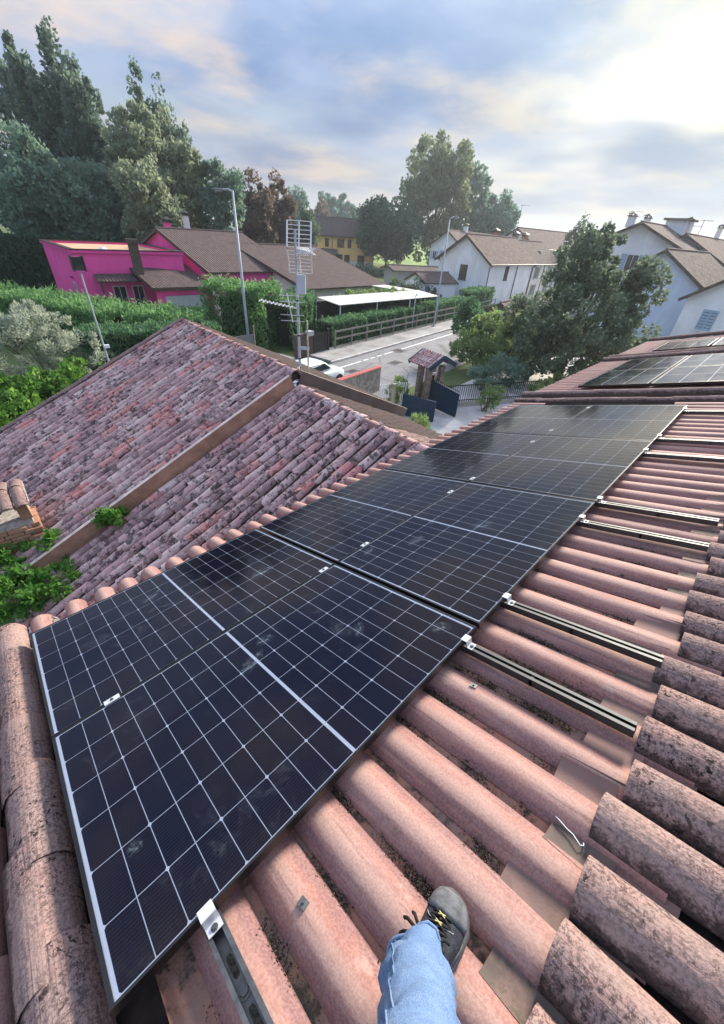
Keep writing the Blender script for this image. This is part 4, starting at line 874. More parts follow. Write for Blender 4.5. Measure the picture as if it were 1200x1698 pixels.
mb = MB(); mb.add([(5.3, -.25, 3.4), (6.3, -.25, 2.0), (5.1, -.22, 2.0)], [(0, 1, 2)]); mb.add([(5.3, -.23, 3.4), (6.3, -.23, 2.0), (5.1, -.2, 2.0)], [(2, 1, 0)]); mb.build('hung_cloth', IRON, t)
# houses behind
t, r = gable_house('rear_house', 'small white gabled house with blue shutters behind the terrace', (79, 48.5), 14, 34, 6.6, 5.9, 8.3, WHITE, RT_RED)
window(t, wm(0, 3.3, 4.2, 1), 1.2, 1.7, SHUT_B); window(t, wm(0, 5.6, 4.2, 1), .8, 1.4, SHUT_B); chimney(r, 9.5, 3.2, 8.7, .8, 1.4, WHT)
t, r = gable_house('long_house', 'long pale house with red tile roof rising behind the dark terrace roof', (86, 36.5), -6, 31, 10, 6.6, 9.4, WHITE, RT_RED)
for x in (3, 9, 15): window(t, wm(x, 0, 4.6, 0), 1.2, 2.0, SHUT_B)
# houses on the right
t, r = gable_house('tall_house', 'tall white gabled house with chimney rising behind the big tree', (60, 8.6), -4, 15, 9.6, 7.6, 9.7, WHITE, RT_OLD, over=.8)
window(t, wm(0, 4.5, 6.0, 1), 1.3, 1.7, SHUT_B); chimney(r, 2.2, 7.0, 9.9, .7, 1.0, WHT)
window(t, wm(0, 2.2, 5.4, 1), .9, 1.3, SHUT_B); window(t, wm(4, 0, 5.6, 0), 1.0, 1.5, SHUT_B); window(t, wm(9, 0, 5.6, 0), 1.0, 1.5, SHUT_B); chimney(r, 6.0, 6.6, 9.8, .6, 1.3, CREAM)
mb = MB(); mb.box((9.5, 4.0, 9.7), (3.0, 2.2, 1.5)); o = mb.build('roof_box', WHITE, t); mb = MB(); mb.box((9.5, 4.0, 10.55), (3.6, 2.8, .2)); mb.build('roof_box_lid', RT_OLD, o)
t, r = gable_house('blue_white_house', 'bluish white house with blank gable wall beside the big tree', (51, 4.3), -5, 13, 7.6, 5.0, 7.35, BLUEW, RT_OLD, over=.45)
window(t, wm(4.8, 0, 3.4, 0), 1.3, 1.6, None, GUT); window(t, wm(1.6, 0, 3.2, 0), .5, 1.7, None, GUT); window(t, wm(9.5, 0, 3.4, 0), 1.3, 1.6, None, GUT)
t, r = gable_house('row_house', 'low row of houses with red roof and chimneys at the right edge', (66, 5.0), -3, 34, 10, 6.4, 9.0, WHITE, RT_RED)
for x, y in ((3, 6), (17, 5.5)): chimney(r, x, y, 9.4, .55, 2.0, CREAM)
for x in range(6): window(t, wm(3+4*x, 0, 5.2, 0), .9, 1.2, None, GUT)
t, r = gable_house('end_house', 'pale lower house with tile roof just beyond the far solar roof', (45, -2.6), -5, 16, 6.6, 4.4, 6.6, WHITE, RT_OLD)
window(t, wm(0, 4.6, 2.9, 1), 1.1, 1.5, SHUT_B, WHT, open_=False); window(t, wm(5, 0, 3.0, 0), 1.0, 1.4, SHUT_B); chimney(r, 5.0, 4.6, 6.9, .6, 1.2, CREAM)
# yellow farmhouse
t, r = gable_house('yellow_house', 'yellow two-storey house with brown tile roof and dark shutters', (71.9, 84.8), -42.5, 14, 9, 6.4, 9.5, YEL, RT_BRN, over=.7)
for x, s in ((2.6, .9), (5.9, 1.7), (8.0, .9), (11.4, 1.6)): window(t, wm(x, 0, 4.7, 0), s, 1.6, WOODD, WOODD, open_=False)
for x, s in ((5.6, 1.6), (7.5, 1.3), (10.9, 1.7)): window(t, wm(x, 0, 1.6, 0), s, 1.7, WOODD, WOODD, open_=False)
mb = MB(); mb.add([(1.2, -1.7, 2.6), (5.2, -1.7, 2.6), (5.2, 0, 3.5), (1.2, 0, 3.5), (1.2, -1.7, 2.45), (5.2, -1.7, 2.45), (5.2, 0, 3.35), (1.2, 0, 3.35)], [(0, 1, 2, 3), (7, 6, 5, 4), (0, 4, 5, 1), (1, 5, 6, 2), (3, 7, 4, 0)]); mb.build('porch_roof', RT_BRN, t)
mb = MB(); mb.box((7, -.03, .6), (14.04, .06, 1.2)); mb.build('plinth', CREAM, t); mb = MB(); mb.tube([(3.9, -.08, .2), (3.9, -.08, 6.2)], .07, 6); mb.build('downpipe', GUT, t)

# pink villa: flat block, gable with brown roof, lean-to over the garage
pv = thing('pink_villa', 'magenta pink villa with flat roof block, brown gable roof and garage', 'house', loc=(9.5, 37.3, 0), rotz=radians(-3))
mb = MB(); mb.box((4.1, 6.0, 2.35), (8.2, 12.0, 4.7)); fb = mb.build('wall', PINK, pv)
mb = ring_frame(-.12, 8.32, -.12, 12.12, .34, .34, 4.702, 4.9); mb.build('parapet', PINK, pv); mb = ring_frame(-.17, 8.37, -.17, 12.17, .44, .44, 4.901, 4.96); mb.build('parapet_trim', GUT, pv)
mb = MB(); mb.box((4.1, 6.0, 4.72), (7.7, 11.5, .04)); mb.build('flat_roof', plain('peach_membrane', (.62, .36, .22), .85, 0, .1, 1), pv)
mb = MB(); mb.tube([(2.9, 3.2, 4.74), (2.9, 3.2, 4.95)], [.45, .2], 10); mb.build('roof_dome', WHT, pv)
window(pv, wm(0, 2.6, 1.7, 1), .9, 1.7, None, WHT); mb = MB(); mb.box((-.09, 2.6, 2.9), (.18, .5, .06)); mb.build('wall_lamp', GUT, pv)
o = obj('porch_roof', slope_mesh('porch_roof', [(1.0, -.02, 3.35), (4.6, -.02, 3.35), (4.7, -1.2, 2.95), (.9, -1.2, 2.95)], RT_BRN, .1), pv)
for x, w in ((2.6, 1.0), (4.0, .9)): window(pv, wm(x, 0, 1.3, 0), w, 2.4, None, WHT, sill=False)
mb = MB(); mb.tube([(1.15, -1.1, 0), (1.15, -1.1, 3.0)], .07, 6); mb.build('porch_post', WOODD, pv)
a = [atz(196, 427, 4.3), atz(291, 424, 4.3), atz(349, 475, 2.75), atz(254, 478, 2.75)]
PI_ = np.array((Matrix.Translation((9.5, 37.3, 0)) @ Matrix.Rotation(radians(-3), 4, 'Z')).inverted())
loc = lambda p: (PI_ @ np.append(p, 1))[:3]
a = [loc(p) for p in a]; lr = obj('leanto_roof', slope_mesh('leanto_roof', a, RT_BRN, .16), pv)
mb = MB(); mb.beam(a[0]+np.array([-.02, 0, -.1]), a[3]+np.array([-.02, 0, -.1]), .05, .26); mb.build('fascia', WOODD, lr); mb = MB(); mb.beam(a[3]+np.array([0, -.03, -.1]), a[2]+np.array([0, -.03, -.1]), .05, .24); mb.build('fascia', WOODD, lr)
cm = a[0]*.55+a[1]*.45; cm = cm*.75+(a[3]*.55+a[2]*.45)*.25; q = loc(at(228, 440, 38.5)); mb = MB(); mb.box((q[0], q[1], q[2]+.4), (.55, .55, 2.0)); mb.box((q[0], q[1], q[2]+1.5), (.7, .7, .25)); mb.build('chimney', plain('dark_brick', (.09, .07, .06), .9, 0, .3, 6), lr)
gA, gB = a[3], a[2]; gd = (gB-gA)/np.linalg.norm(gB-gA); mb = MB(); p0 = gA+gd*.3+np.array([0, .5, 0]); p1 = gB-gd*.2+np.array([0, .5, 0])
mb.beam((p0[0], p0[1], 1.3), (p1[0], p1[1], 1.3), .1, 2.7); mb.build('garage_wall', PINK, pv)
mb = MB(); g0 = gA+gd*.9+np.array([0, .40, 0]); g1 = gB-gd*.35+np.array([0, .40, 0])
gar = MB(); gar.beam((g0[0], g0[1], 1.05), (g1[0], g1[1], 1.05), .05, 2.1); go = gar.build('garage_door', plain('silver_door', (.52, .55, .6), .45, .3, .06), pv)
slat = MB(); slat.beam((g0[0], g0[1]-.045, 0), (g1[0], g1[1]-.045, 0), .03, .13); sme = make_mesh('slat', slat.V, slat.F, plain('silver_door', (0, 0, 0)))
for i in range(12): obj('slat', sme, go, loc=(0, 0, .16+.165*i))
# gable wing
t, r = gable_house('brown_roof_wing', 'pink gabled wing with brown tile roof beside the garage', (18.9, 34.5), 1, 8.6, 17.5, 3.6, 6.25, PINK, RT_BRN, over=.35, gut=False)
mb = MB(); mb.box((.15, -.06, 1.7), (.5, .12, 3.4)); mb.build('pilaster', CREAM, t); chimney(r, 1.2, 9.5, 6.5, .5, .7, PINK); chimney(r, 4.4, 12, 6.7, .45, 1.6, WHT)
t, r = gable_house('brown_roof_bungalow', 'wide bungalow with large brown tile roof behind the conifer hedge', (25.6, 29.6), 2, 10.2, 22, 2.75, 5.35, CREAM, RT_BRN, over=.6, gut=False)
mb = MB(); mb.box((6.6, -.03, 1.1), (2.4, .06, 2.2)); mb.build('dark_porch', plain('maroon_door', (.10, .015, .03), .6), t)
# white canopy over the neighbours' terrace
t = thing('terrace_canopy', 'long white flat canopy behind the roadside hedge', 'canopy', loc=(23, 22.6, 0), rotz=radians(1)); WF = plain('white_fabric', (.52, .51, .48), .8, 0, .08, 1)
for i in range(9):
    mb = MB(); mb.add([(i*1.5+.01, -.3, 2.5), (i*1.5+1.48, -.3, 2.5), (i*1.5+1.48, 2.4, 2.72), (i*1.5+.01, 2.4, 2.72), (i*1.5+.01, -.3, 2.46), (i*1.5+1.48, -.3, 2.46), (i*1.5+1.48, 2.4, 2.68), (i*1.5+.01, 2.4, 2.68)], [(0, 1, 2, 3), (7, 6, 5, 4), (0, 4, 5, 1), (1, 5, 6, 2), (2, 6, 7, 3), (3, 7, 4, 0)]); mb.build('roof_panel', WF, t)
for i in range(6):
    mb = MB(); mb.box((12.0, 3.2+1.5*i, 2.72), (2.2, 1.48, .05)); mb.build('roof_panel', WF, t)
for x in (.2, 4.5, 9.0, 13.3):
    mb = MB(); mb.tube([(x, -.2, 0), (x, -.2, 2.46)], .05, 6); mb.build('post', WHT, t)
mb = MB(); mb.box((6.5, 2.35, 1.2), (13, .08, 2.4)); mb.build('back_screen', plain('dark_screen', (.045, .05, .05), .9), t)
# open shed and small white shed left of the terrace
t, r = gable_house('grey_shed', 'low grey shed with dark flat-pitched roof behind the garden shrubs', (50.5, 40.5), -28, 13, 5, 2.9, 3.3, plain('grey_wall', (.34, .35, .37), .9), RT_DRK, over=.5, cat='shed', gut=False)
t, r = gable_house('white_shed', 'small white shed with red roof against the terraced house', (46, 31.5), -16, 5, 4.4, 2.4, 3.3, WHITE, RT_RED, over=.2, cat='shed', gut=False)
t, r = gable_house('tile_porch', 'small tile roofed porch of rough stone beside the big tree', (36.5, 14.2), 6, 4.0, 3.0, 1.9, 2.75, plain('rough_stone', (.16, .15, .14), .95, 0, .5, 3, bump=1.0), RT_RED, over=.35, cat='porch', gut=False)

# ------------------------------------------------------------------ neighbours' roofs continuing our eave line, with more panels
RT_NB = RT_OLD
def nb_roof(name, label, u0, u1, v0, v1, dh, panels_):
    t = thing(name, label, 'house', loc=(u0, 0, 0)); TI = Matrix.Translation((-u0, 0, 0))
    me = slope_mesh('roof', [(u0, -v1, CREST-.078+dh), (u1, -v1, CREST-.078+dh), (u1, -v0-.05, CREST-.078+dh), (u0, -v0-.05, CREST-.078+dh)], RT_NB, .15); r = obj('roof', me, t, M=TI @ ROOF)
    mb = MB(); mb.box(((u1-u0)/2, -2.2, 2.1), (u1-u0-.2, 4.6, 4.2)); mb.build('wall', CREAM, t)
    for k in range(int((v1-v0)/.41)): obj('verge_tile', verge_m[k % 3], r, loc=(u1-.02, -(v0+.41*k+.45), CREST+.0+dh), rot=(radians(-1.6), 0, random.gauss(0, .03)))
    for k in range(int((v1-v0)/.41)): obj('verge_tile', verge_m[(k+1) % 3], r, loc=(u0+.12, -(v0+.41*k+.45), CREST+.0+dh), rot=(radians(-1.6), 0, random.gauss(0, .03)))
    merged('roof_tiles', barrel(L=.6, w0=.07, w1=.084, h0=.068, h1=.078, n=8), [Matrix.Translation((u0+.1+.2*k+random.gauss(0, .008), -(v0+.55+.5*q), CREST-.072+dh)) @ Matrix.Rotation(radians(-1.2), 4, 'X') for k in range(int((u1-u0)/.2)) for q in range(1, 9)], TP, r)
    for k in range(int((u1-u0)/.2)): obj('eave_tile', eave_m[k % 3], r, loc=(u0+.1+.2*k, -(v0+.55), CREST-.07+dh), rot=(0, 0, random.gauss(0, .03)))
    return t
nb_roof('neighbour_house', 'neighbouring house roof just past the far verge, with pale reflecting panels', 8.02, 12.85, -.38, 5.2, 0.02, None)
nb_roof('neighbour_house', 'farthest roof of the row, low against the white houses', 12.9, 17.2, -.3, 5.2, 0.05, None)
def far_panel(u, v, L, W, label, dh):
    t = thing('solar_panel', label, 'solar panel', M=ROOF @ Matrix.Translation((u+L/2, -(v+W/2), dh)), group='solar panels on the neighbouring roofs')
    mb = ring_frame(-L/2, L/2, -W/2, W/2, .014, .014, -.034, .0012); mb.build('frame', FRAME, t)
    obj('glass', make_mesh('glass', [(-L/2+.014, -W/2+.014, 0), (L/2-.014, -W/2+.014, 0), (L/2-.014, W/2-.014, 0), (-L/2+.014, W/2-.014, 0)], [(0, 1, 2, 3)], GLASS), t)
    b = obj('backsheet', make_mesh('backsheet', [(-L/2+.014, -W/2+.014, -.004), (L/2-.014, -W/2+.014, -.004), (L/2-.014, W/2-.014, -.004), (-L/2+.014, W/2-.014, -.004)], [(0, 1, 2, 3)], BACK), t)
    nx, ny = (6, 9) if L < W else (9, 6)
    for i in range(2):
        for j in range(3):
            mb = MB(); dx, dy = (L-.04)/2, (W-.04)/3; mb.add([(-L/2+.02+i*dx+.008, -W/2+.02+j*dy+.008, -.003), (-L/2+.02+(i+1)*dx-.008, -W/2+.02+j*dy+.008, -.003), (-L/2+.02+(i+1)*dx-.008, -W/2+.02+(j+1)*dy-.008, -.003), (-L/2+.02+i*dx+.008, -W/2+.02+(j+1)*dy-.008, -.003)], [(0, 1, 2, 3)]); mb.build('cell_block', CELL, b)
k = 0
for j, v in enumerate((.35, 1.52)):
    for i, u in enumerate((8.75, 10.5)): far_panel(u, v, 1.7, 1.13, ['pale reflecting panel past the verge, eave side and nearest', 'pale reflecting panel past the verge, eave side and second away', 'bright panel past the verge, upslope side and nearest', 'bright panel past the verge, upslope side and second away'][j*2+i], 0.01)
for j, v in enumerate((.5, 1.7)): far_panel(13.6, v, 1.7, 1.13, ['small far panel on the farthest roof, eave side', 'small far panel on the farthest roof, upslope side'][j], 0.04)

# ================================================================== trees and plants
def place(x0, x1, yt, D, ym=None):
    """base, height, width of a thing seen between two pixel columns with its top at yt, standing D metres away"""
    ym = yt+60 if ym is None else ym; p = at((x0+x1)/2, yt, D); a, b = at(x0, ym, D), at(x1, ym, D); return (p[0], p[1], 0.0), float(p[2]), float(np.hypot(*(a-b)[:2]))
def lobes_round(h, w, z0, seed, n=6):
    R = np.random.default_rng(seed); out = [((0, 0, (h+z0)/2), (w*.40, w*.40, (h-z0)*.46))]
    for i in range(n):
        a = 2*pi*i/n+R.uniform(-.4, .4); zz = R.uniform(z0+.2*(h-z0), z0+.78*(h-z0)); out.append(((cos(a)*w*.26, sin(a)*w*.26, zz), (w*R.uniform(.17, .28), w*R.uniform(.17, .28), (h-z0)*R.uniform(.16, .26))))
    return out
def lobes_column(h, w, seed, n=7, lean=0.0):
    R = np.random.default_rng(seed); out = []
    n = 11
    for i in range(n):
        f = i/(n-1); r = w*.5*max(.34, sin(pi*(.14+.80*f))**.7); out.append(((R.normal(0, .07*w)+lean*f*h, R.normal(0, .07*w), h*(.08+.84*f)), (r, r, h*.11)))
    out.append(((lean*h*.9, 0, h*.8), (w*.2, w*.2, h*.16)))
    for i in range(4): out.append(((R.normal(0, .25*w)+lean*h*.6, R.normal(0, .25*w), h*R.uniform(.3, .75)), (w*.22, w*.22, h*.22)))
    return out
G_P = 'tall trees behind the pink villa'
def T(kind, label, x0, x1, yt, D, leaf, n, k, rcf, size, seed, form='round', z0=.12, **kw):
    base, h, w = place(x0, x1, yt, D); w *= 1.3 if form != 'round' else 1.08; lb = lobes_round(h, w, h*z0, seed) if form == 'round' else lobes_column(h, w, seed, lean=kw.pop('lean', 0.0))
    if form != 'round': n = int(n*2.0); k = int(k*2.2); size *= .78; rcf *= .72; kw.setdefault('flat', 1.8)
    else: n = int(n*1.35); k = int(k*1.3); size *= .85
    return tree(kind, label, base, h, lb, leaf, n, k, w*rcf, size, seed, trunk=max(.12, h*.018), **kw)
T('poplar_tree', 'tall dark poplar at the left edge of the picture', -30, 55, 95, 82, 'poplar', 7000, 90, .16, .62, 11, 'col', group=G_P, asp=1.4)
T('poplar_tree', 'tall dark poplar with a bent tip, second from the left edge', 0, 75, 62, 78, 'poplar', 9000, 110, .16, .60, 12, 'col', group=G_P, asp=1.4, lean=-.05)
T('poplar_tree', 'tallest dark poplar behind the pink villa', 45, 125, 66, 76, 'poplar', 11000, 120, .16, .60, 13, 'col', group=G_P, asp=1.4, lean=-.03)
T('poplar_tree', 'dark poplar just right of the tallest poplar', 95, 160, 115, 74, 'poplar', 8000, 100, .17, .58, 14, 'col', group=G_P, asp=1.4, lean=-.03)
T('poplar_tree', 'dark pointed poplar tip showing above the pale plane trees', 205, 250, 122, 84, 'poplar', 5000, 80, .2, .6, 15, 'col', group=G_P, asp=1.4)
T('poplar_tree', 'smaller dark poplar tip right of the pale plane trees', 248, 295, 150, 84, 'poplar', 5000, 80, .2, .6, 16, 'col', group=G_P, asp=1.4)
T('broadleaf_tree', 'dense blue-green tree at the far left behind the clipped hedge', -60, 115, 205, 66, 'dense', 16000, 190, .10, .52, 17, group=G_P, z0=.02)
T('broadleaf_tree', 'dense dark tree between the poplars and the plane trees', 60, 190, 260, 64, 'dense', 12000, 150, .11, .5, 18, group=G_P, z0=.02)
T('plane_tree', 'pale grey-green plane tree, tallest of its clump', 140, 262, 148, 66, 'plane', 15000, 170, .10, .52, 19, group=G_P, z0=.04)
T('plane_tree', 'pale plane tree in front of its clump above the chimney', 170, 282, 235, 60, 'plane', 12000, 140, .11, .46, 20, group=G_P, z0=.03)
T('plane_tree', 'pale plane tree at the right of its clump', 225, 325, 180, 68, 'plane', 12000, 140, .11, .5, 21, group=G_P, z0=.03)
T('broadleaf_tree', 'round dark green tree left of the street lamp', 318, 395, 244, 66, 'dense', 10000, 120, .12, .48, 22, group=G_P, z0=.03)
T('copper_tree', 'reddish brown tree right of the street lamp', 388, 448, 284, 74, 'red', 8000, 110, .13, .52, 23, z0=.03); T('copper_tree', 'reddish brown tree behind the grid aerial', 428, 488, 286, 78, 'red', 8000, 110, .13, .52, 24, z0=.03)
T('conifer_tree', 'dark narrow tree between aerial and yellow house', 490, 522, 345, 80, 'dark', 4000, 60, .2, .5, 25, 'col')
T('distant_tree', 'distant green tree left of the yellow house ridge', 472, 512, 310, 190, 'far', 3500, 50, .16, 1.3, 26); T('distant_tree', 'brownish distant tree above the yellow house', 505, 545, 330, 175, 'red', 3000, 50, .16, 1.2, 27)
T('distant_tree', 'tall distant green tree, left of two above the yellow roof', 526, 562, 316, 230, 'far', 4000, 60, .14, 1.5, 28, z0=.05); T('distant_tree', 'tall distant green tree, right of two above the yellow roof', 552, 592, 320, 235, 'far', 4000, 60, .14, 1.5, 29, z0=.05)
T('distant_tree', 'low distant tree beside the dark round oak', 586, 612, 342, 300, 'far', 2500, 40, .16, 2.0, 30)
T('oak_tree', 'dark round tree standing before the bright green field', 598, 698, 328, 112, 'dark', 12000, 130, .12, .8, 31, z0=.16)
T('tall_tree', 'tall broad tree rising behind the white houses', 680, 802, 218, 124, 'tall', 16000, 180, .10, .85, 32, z0=.03); T('tall_tree', 'dark green tree right behind the tall broad tree', 770, 826, 262, 132, 'dense', 9000, 110, .13, .9, 33, z0=.05)
T('tall_tree', 'lower green tree at the right of the tall group', 806, 866, 322, 136, 'far', 7000, 90, .13, .9, 34, z0=.05); T('conifer_tree', 'small dark conifer tip behind the tall white house', 950, 978, 362, 92, 'dark', 2500, 40, .2, .5, 35, 'col')
# woods on the horizon
R = np.random.default_rng(9); P = []
for i in range(60):
    az = radians(R.uniform(-12, 92)); d = R.uniform(420, 620); c = np.array([cos(az)*d, sin(az)*d, 0]); w = R.uniform(14, 30); h = R.uniform(5, 9.5)
    q = R.normal(0, 1, (150, 3)); q /= np.linalg.norm(q, axis=1)[:, None]; q[:, 2] = abs(q[:, 2]); P.append(c+q*np.array([w, w, h])*R.uniform(.7, 1, (150, 1)))
o = obj('far_woods', leaf_mesh('far_woods', np.concatenate(P), 4.2, LEAF['far'], 1.2, None, .7, 9)); tag(o, 'thin line of distant woods along the horizon', 'woods', kind='stuff')
# hedges and garden plants
hedge('clipped_hedge', 'tall dark clipped hedge behind the pink villa at the left', [(-4, 61), (19.5, 56.5)], 3, 4.9, 'dkhedge', 70, .42, 41, .1, asp=1.6)
hedge('conifer_hedge', 'bright green shaggy conifer hedge in front of the pink villa', [(-2, 47), (6.0, 33.5), (9.0, 26.0), (12.6, 23.5)], 3.2, 2.45, 'thuja', 170, .28, 42, .8, asp=2.8)
hedge('conifer_hedge', 'dark front conifer hedge beside the drive behind the wing roof', [(5.2, 23.0), (12.3, 21.6)], 2.2, 2.2, 'thujad', 230, .22, 43, .5)
hedge('conifer_hedge', 'tall green conifer hedge behind the antenna mast', [(14.6, 26.2), (17.0, 22.2)], 2.8, 3.7, 'thuja', 230, .26, 44, .9, asp=2.6)
hedge('conifer_hedge', 'green conifer hedge corner by the dark garden gate', [(17.2, 22.4), (19.6, 23.4), (22.2, 26)], 2.2, 2.9, 'thujad', 220, .24, 45, .6)
hedge('roadside_hedge', 'long low hedge behind the wooden rail fence', [st(3.4, 4.3), st(28, 4.3)], 1.5, 1.75, 'thujad', 190, .22, 46, .35)
hedge('roadside_hedge', 'denser end of hedge before the white terraced house', [st(28.2, 4.4), st(33.5, 4.2)], 2.2, 2.4, 'thujad', 150, .24, 47, .4)
bush('olive_shrub', 'silvery grey olive shrub left of the floodlight pole', (3.4, 21.8, 0), [((0, 0, 2.0), (1.9, 1.7, 1.6)), ((-1.6, .2, 1.8), (1.6, 1.4, 1.5)), ((1.3, -.3, 1.5), (1.4, 1.2, 1.3)), ((.2, .6, 2.8), (1.5, 1.3, .9)), ((-1.2, .6, 2.6), (1.2, 1.1, .8))], 'olive', 15000, 170, .30, .17, 48, asp=2.8, dirup=.35)
bush('ivy_bank', 'bright green ivy bank below the olive shrub', (2.2, 16.6, 0), [((-1.6, -1.0, 1.0), (1.6, 1.5, 1.0)), ((0, .1, 1.15), (1.6, 1.4, 1.0)), ((1.7, 1.2, 1.1), (1.5, 1.3, 1.0)), ((-2.6, -1.8, .8), (1.3, 1.4, 1.0)), ((-1.6, 1.2, 1.1), (1.8, 1.4, 1.0))], 'ivy', 13000, 190, .32, .17, 49, asp=1.2, cat='ivy')
bush('garden_shrubs', 'dark garden shrubs between bungalow and white sheds', (43, 33.5, 0), [((0, 0, 1.2), (2.6, 2.4, 1.3)), ((3, -1.5, 1.2), (2.4, 2, 1.3)), ((-2.5, 1.5, 1.1), (2.5, 2, 1.2))], 'dark', 7000, 110, .5, .32, 50)
bush('garden_shrubs', 'green shrubs beside the yellow house plinth', (66, 62, 0), [((0, 0, .8), (4, 3, 1.0)), ((-4, 4, .8), (4, 3, 1.0)), ((5, -4, .8), (4, 3, 1.0))], 'dark', 6000, 100, .8, .5, 51)
bush('terrace_climber', 'leafy climber on the terrace canopy behind the hedge', (28, 25.6, 0), [((0, 0, 2.2), (3.6, .8, .7)), ((4, 0, 2.3), (3.2, .8, .6))], 'shrub', 4000, 80, .35, .22, 52)
# creepers on the wing roof
for (s, e, lb, lobes_, n, seed) in ((2.50, 4.12, 'small green creeper climbing over the brown flashing', [((0, 0, .14), (.17, .16, .15)), ((.14, -.2, .26), (.15, .16, .13)), ((-.02, .14, .05), (.13, .15, .1))], 1100, 53),
                                    (2.2, 5.45, 'large bright green creeper at the foot of the brown flashing', [((0, 0, .18), (.55, .5, .26)), ((-.4, .15, .14), (.5, .45, .22)), ((.25, -.25, .25), (.42, .38, .22)), ((-.85, .3, .12), (.45, .4, .2)), ((.3, .4, .2), (.5, .42, .28)), ((-.3, -.15, .2), (.4, .35, .2))], 5200, 54),
                                    (3.05, 5.85, 'dark green creeper against the brick chimney', [((0, 0, .2), (.25, .28, .32)), ((.25, .1, .35), (.25, .25, .3)), ((-.2, .1, .1), (.3, .25, .2))], 1700, 55),
                                    (2.72, 4.95, 'tiny weed tuft between the old tiles', [((0, 0, .05), (.12, .08, .06))], 160, 56)):
    w = (WNEAR if s < S_STEP else WFAR) @ Vector((s, e, .05)); bush('creeper', lb, tuple(w), lobes_, 'creeper', n, max(8, n//45), .10, .085, seed, asp=1.7, cat='creeper', stems=0)
# plants by the gate and the big tree
gt = tree('garden_tree', 'large grey-green tree in front of the bluish white house', (27.0, 5.9, 0), 8.3, [((0, 0, 4.0), (2.9, 2.9, 2.6)), ((.6, .5, 6.3), (1.9, 1.8, 1.7)), ((-.3, 2.3, 3.2), (2.0, 1.9, 2.0)), ((1.2, -1.6, 5.2), (1.6, 1.5, 1.5)), ((.5, -2.6, 3.0), (1.7, 1.6, 1.7)), ((0, .6, 2.0), (3.0, 3.0, 1.5)), ((.9, -2.4, 6.0), (.9, .9, .7)), ((.3, .6, 7.4), (.9, .9, .8))], 'near', 46000, 380, .42, .20, 57, trunk=.2, shell=.5, limbs=16, asp=1.6)
tree('yard_shrub', 'bright green rounded shrub tree between gate pillar and big tree', (25.6, 10.6, 0), 3.8, [((0, 0, 1.9), (1.7, 1.7, 1.5)), ((-.9, .7, 1.6), (1.2, 1.2, 1.1)), ((1.1, -.5, 2.3), (1.3, 1.3, 1.2)), ((.9, .9, 2.7), (1.0, 1.0, .9)), ((-.6, -.7, 1.3), (1.3, 1.2, 1.0))], 'shrub', 14000, 160, .30, .16, 58, trunk=.1, shell=.4, cat='shrub')
tree('yard_shrub', 'darker green shrub by the road behind the gate pillar', (27.0, 13.0, 0), 3.6, [((0, 0, 2.2), (1.2, 1.2, 1.3)), ((.3, .4, 3.0), (.8, .8, .8))], 'thujad', 5000, 80, .3, .18, 59, trunk=.1, cat='shrub')
bush('low_shrubs', 'low green planting along the yard wall under the big tree', (24.5, 5.2, 0), [((0, 0, .5), (1.4, .8, .55)), ((2, -.5, .5), (1.5, .8, .6)), ((-1.6, .4, .4), (1, .7, .45)), ((3.8, -.9, .6), (1.5, 1, .7))], 'shrub', 5000, 80, .22, .14, 60)
bush('yard_bush', 'dense dark bush filling the yard beneath the big tree', (22.6, 7.6, 0), [((0, 0, .9), (1.5, 1.2, .9)), ((1.8, .3, .9), (1.4, 1.1, .9)), ((-1.3, .8, .7), (1.1, .9, .7))], 'dense', 7000, 90, .26, .15, 64)
bush('yard_bush', 'dark bush on the lawn between gate pillar and porch', (29.5, 10.4, 0), [((0, 0, 1.0), (1.8, 1.4, 1.0)), ((-1.9, .4, .9), (1.4, 1.2, .9)), ((2, -.4, 1.0), (1.5, 1.2, 1.0))], 'thujad', 7000, 90, .28, .16, 65)
bush('spiky_shrub', 'spiky green potted shrub in front of the small blue gate leaf', (13.6, 6.7, 0), [((0, 0, .55), (.34, .34, .5)), ((.2, -.2, .4), (.3, .3, .4))], 'shrub', 1500, 50, .16, .16, 61, asp=5, dirup=.9)
bush('gate_climber', 'flowering climber on the white trellis by the tiled wall', (15.2, 9.3, 0), [((0, 0, 1.25), (.5, .3, .4)), ((.5, .1, 1.1), (.4, .3, .5)), ((-.5, -.1, 1.1), (.4, .3, .5)), ((0, 0, .6), (.7, .3, .5))], 'shrub', 1800, 60, .16, .11, 62)
bush('gate_shrub', 'loose green shrub behind the railing right of the blue gate', (18.7, 6.3, 0), [((0, 0, .7), (.5, .5, .6)), ((.5, -.2, .9), (.4, .4, .5))], 'shrub', 1500, 50, .16, .12, 63)

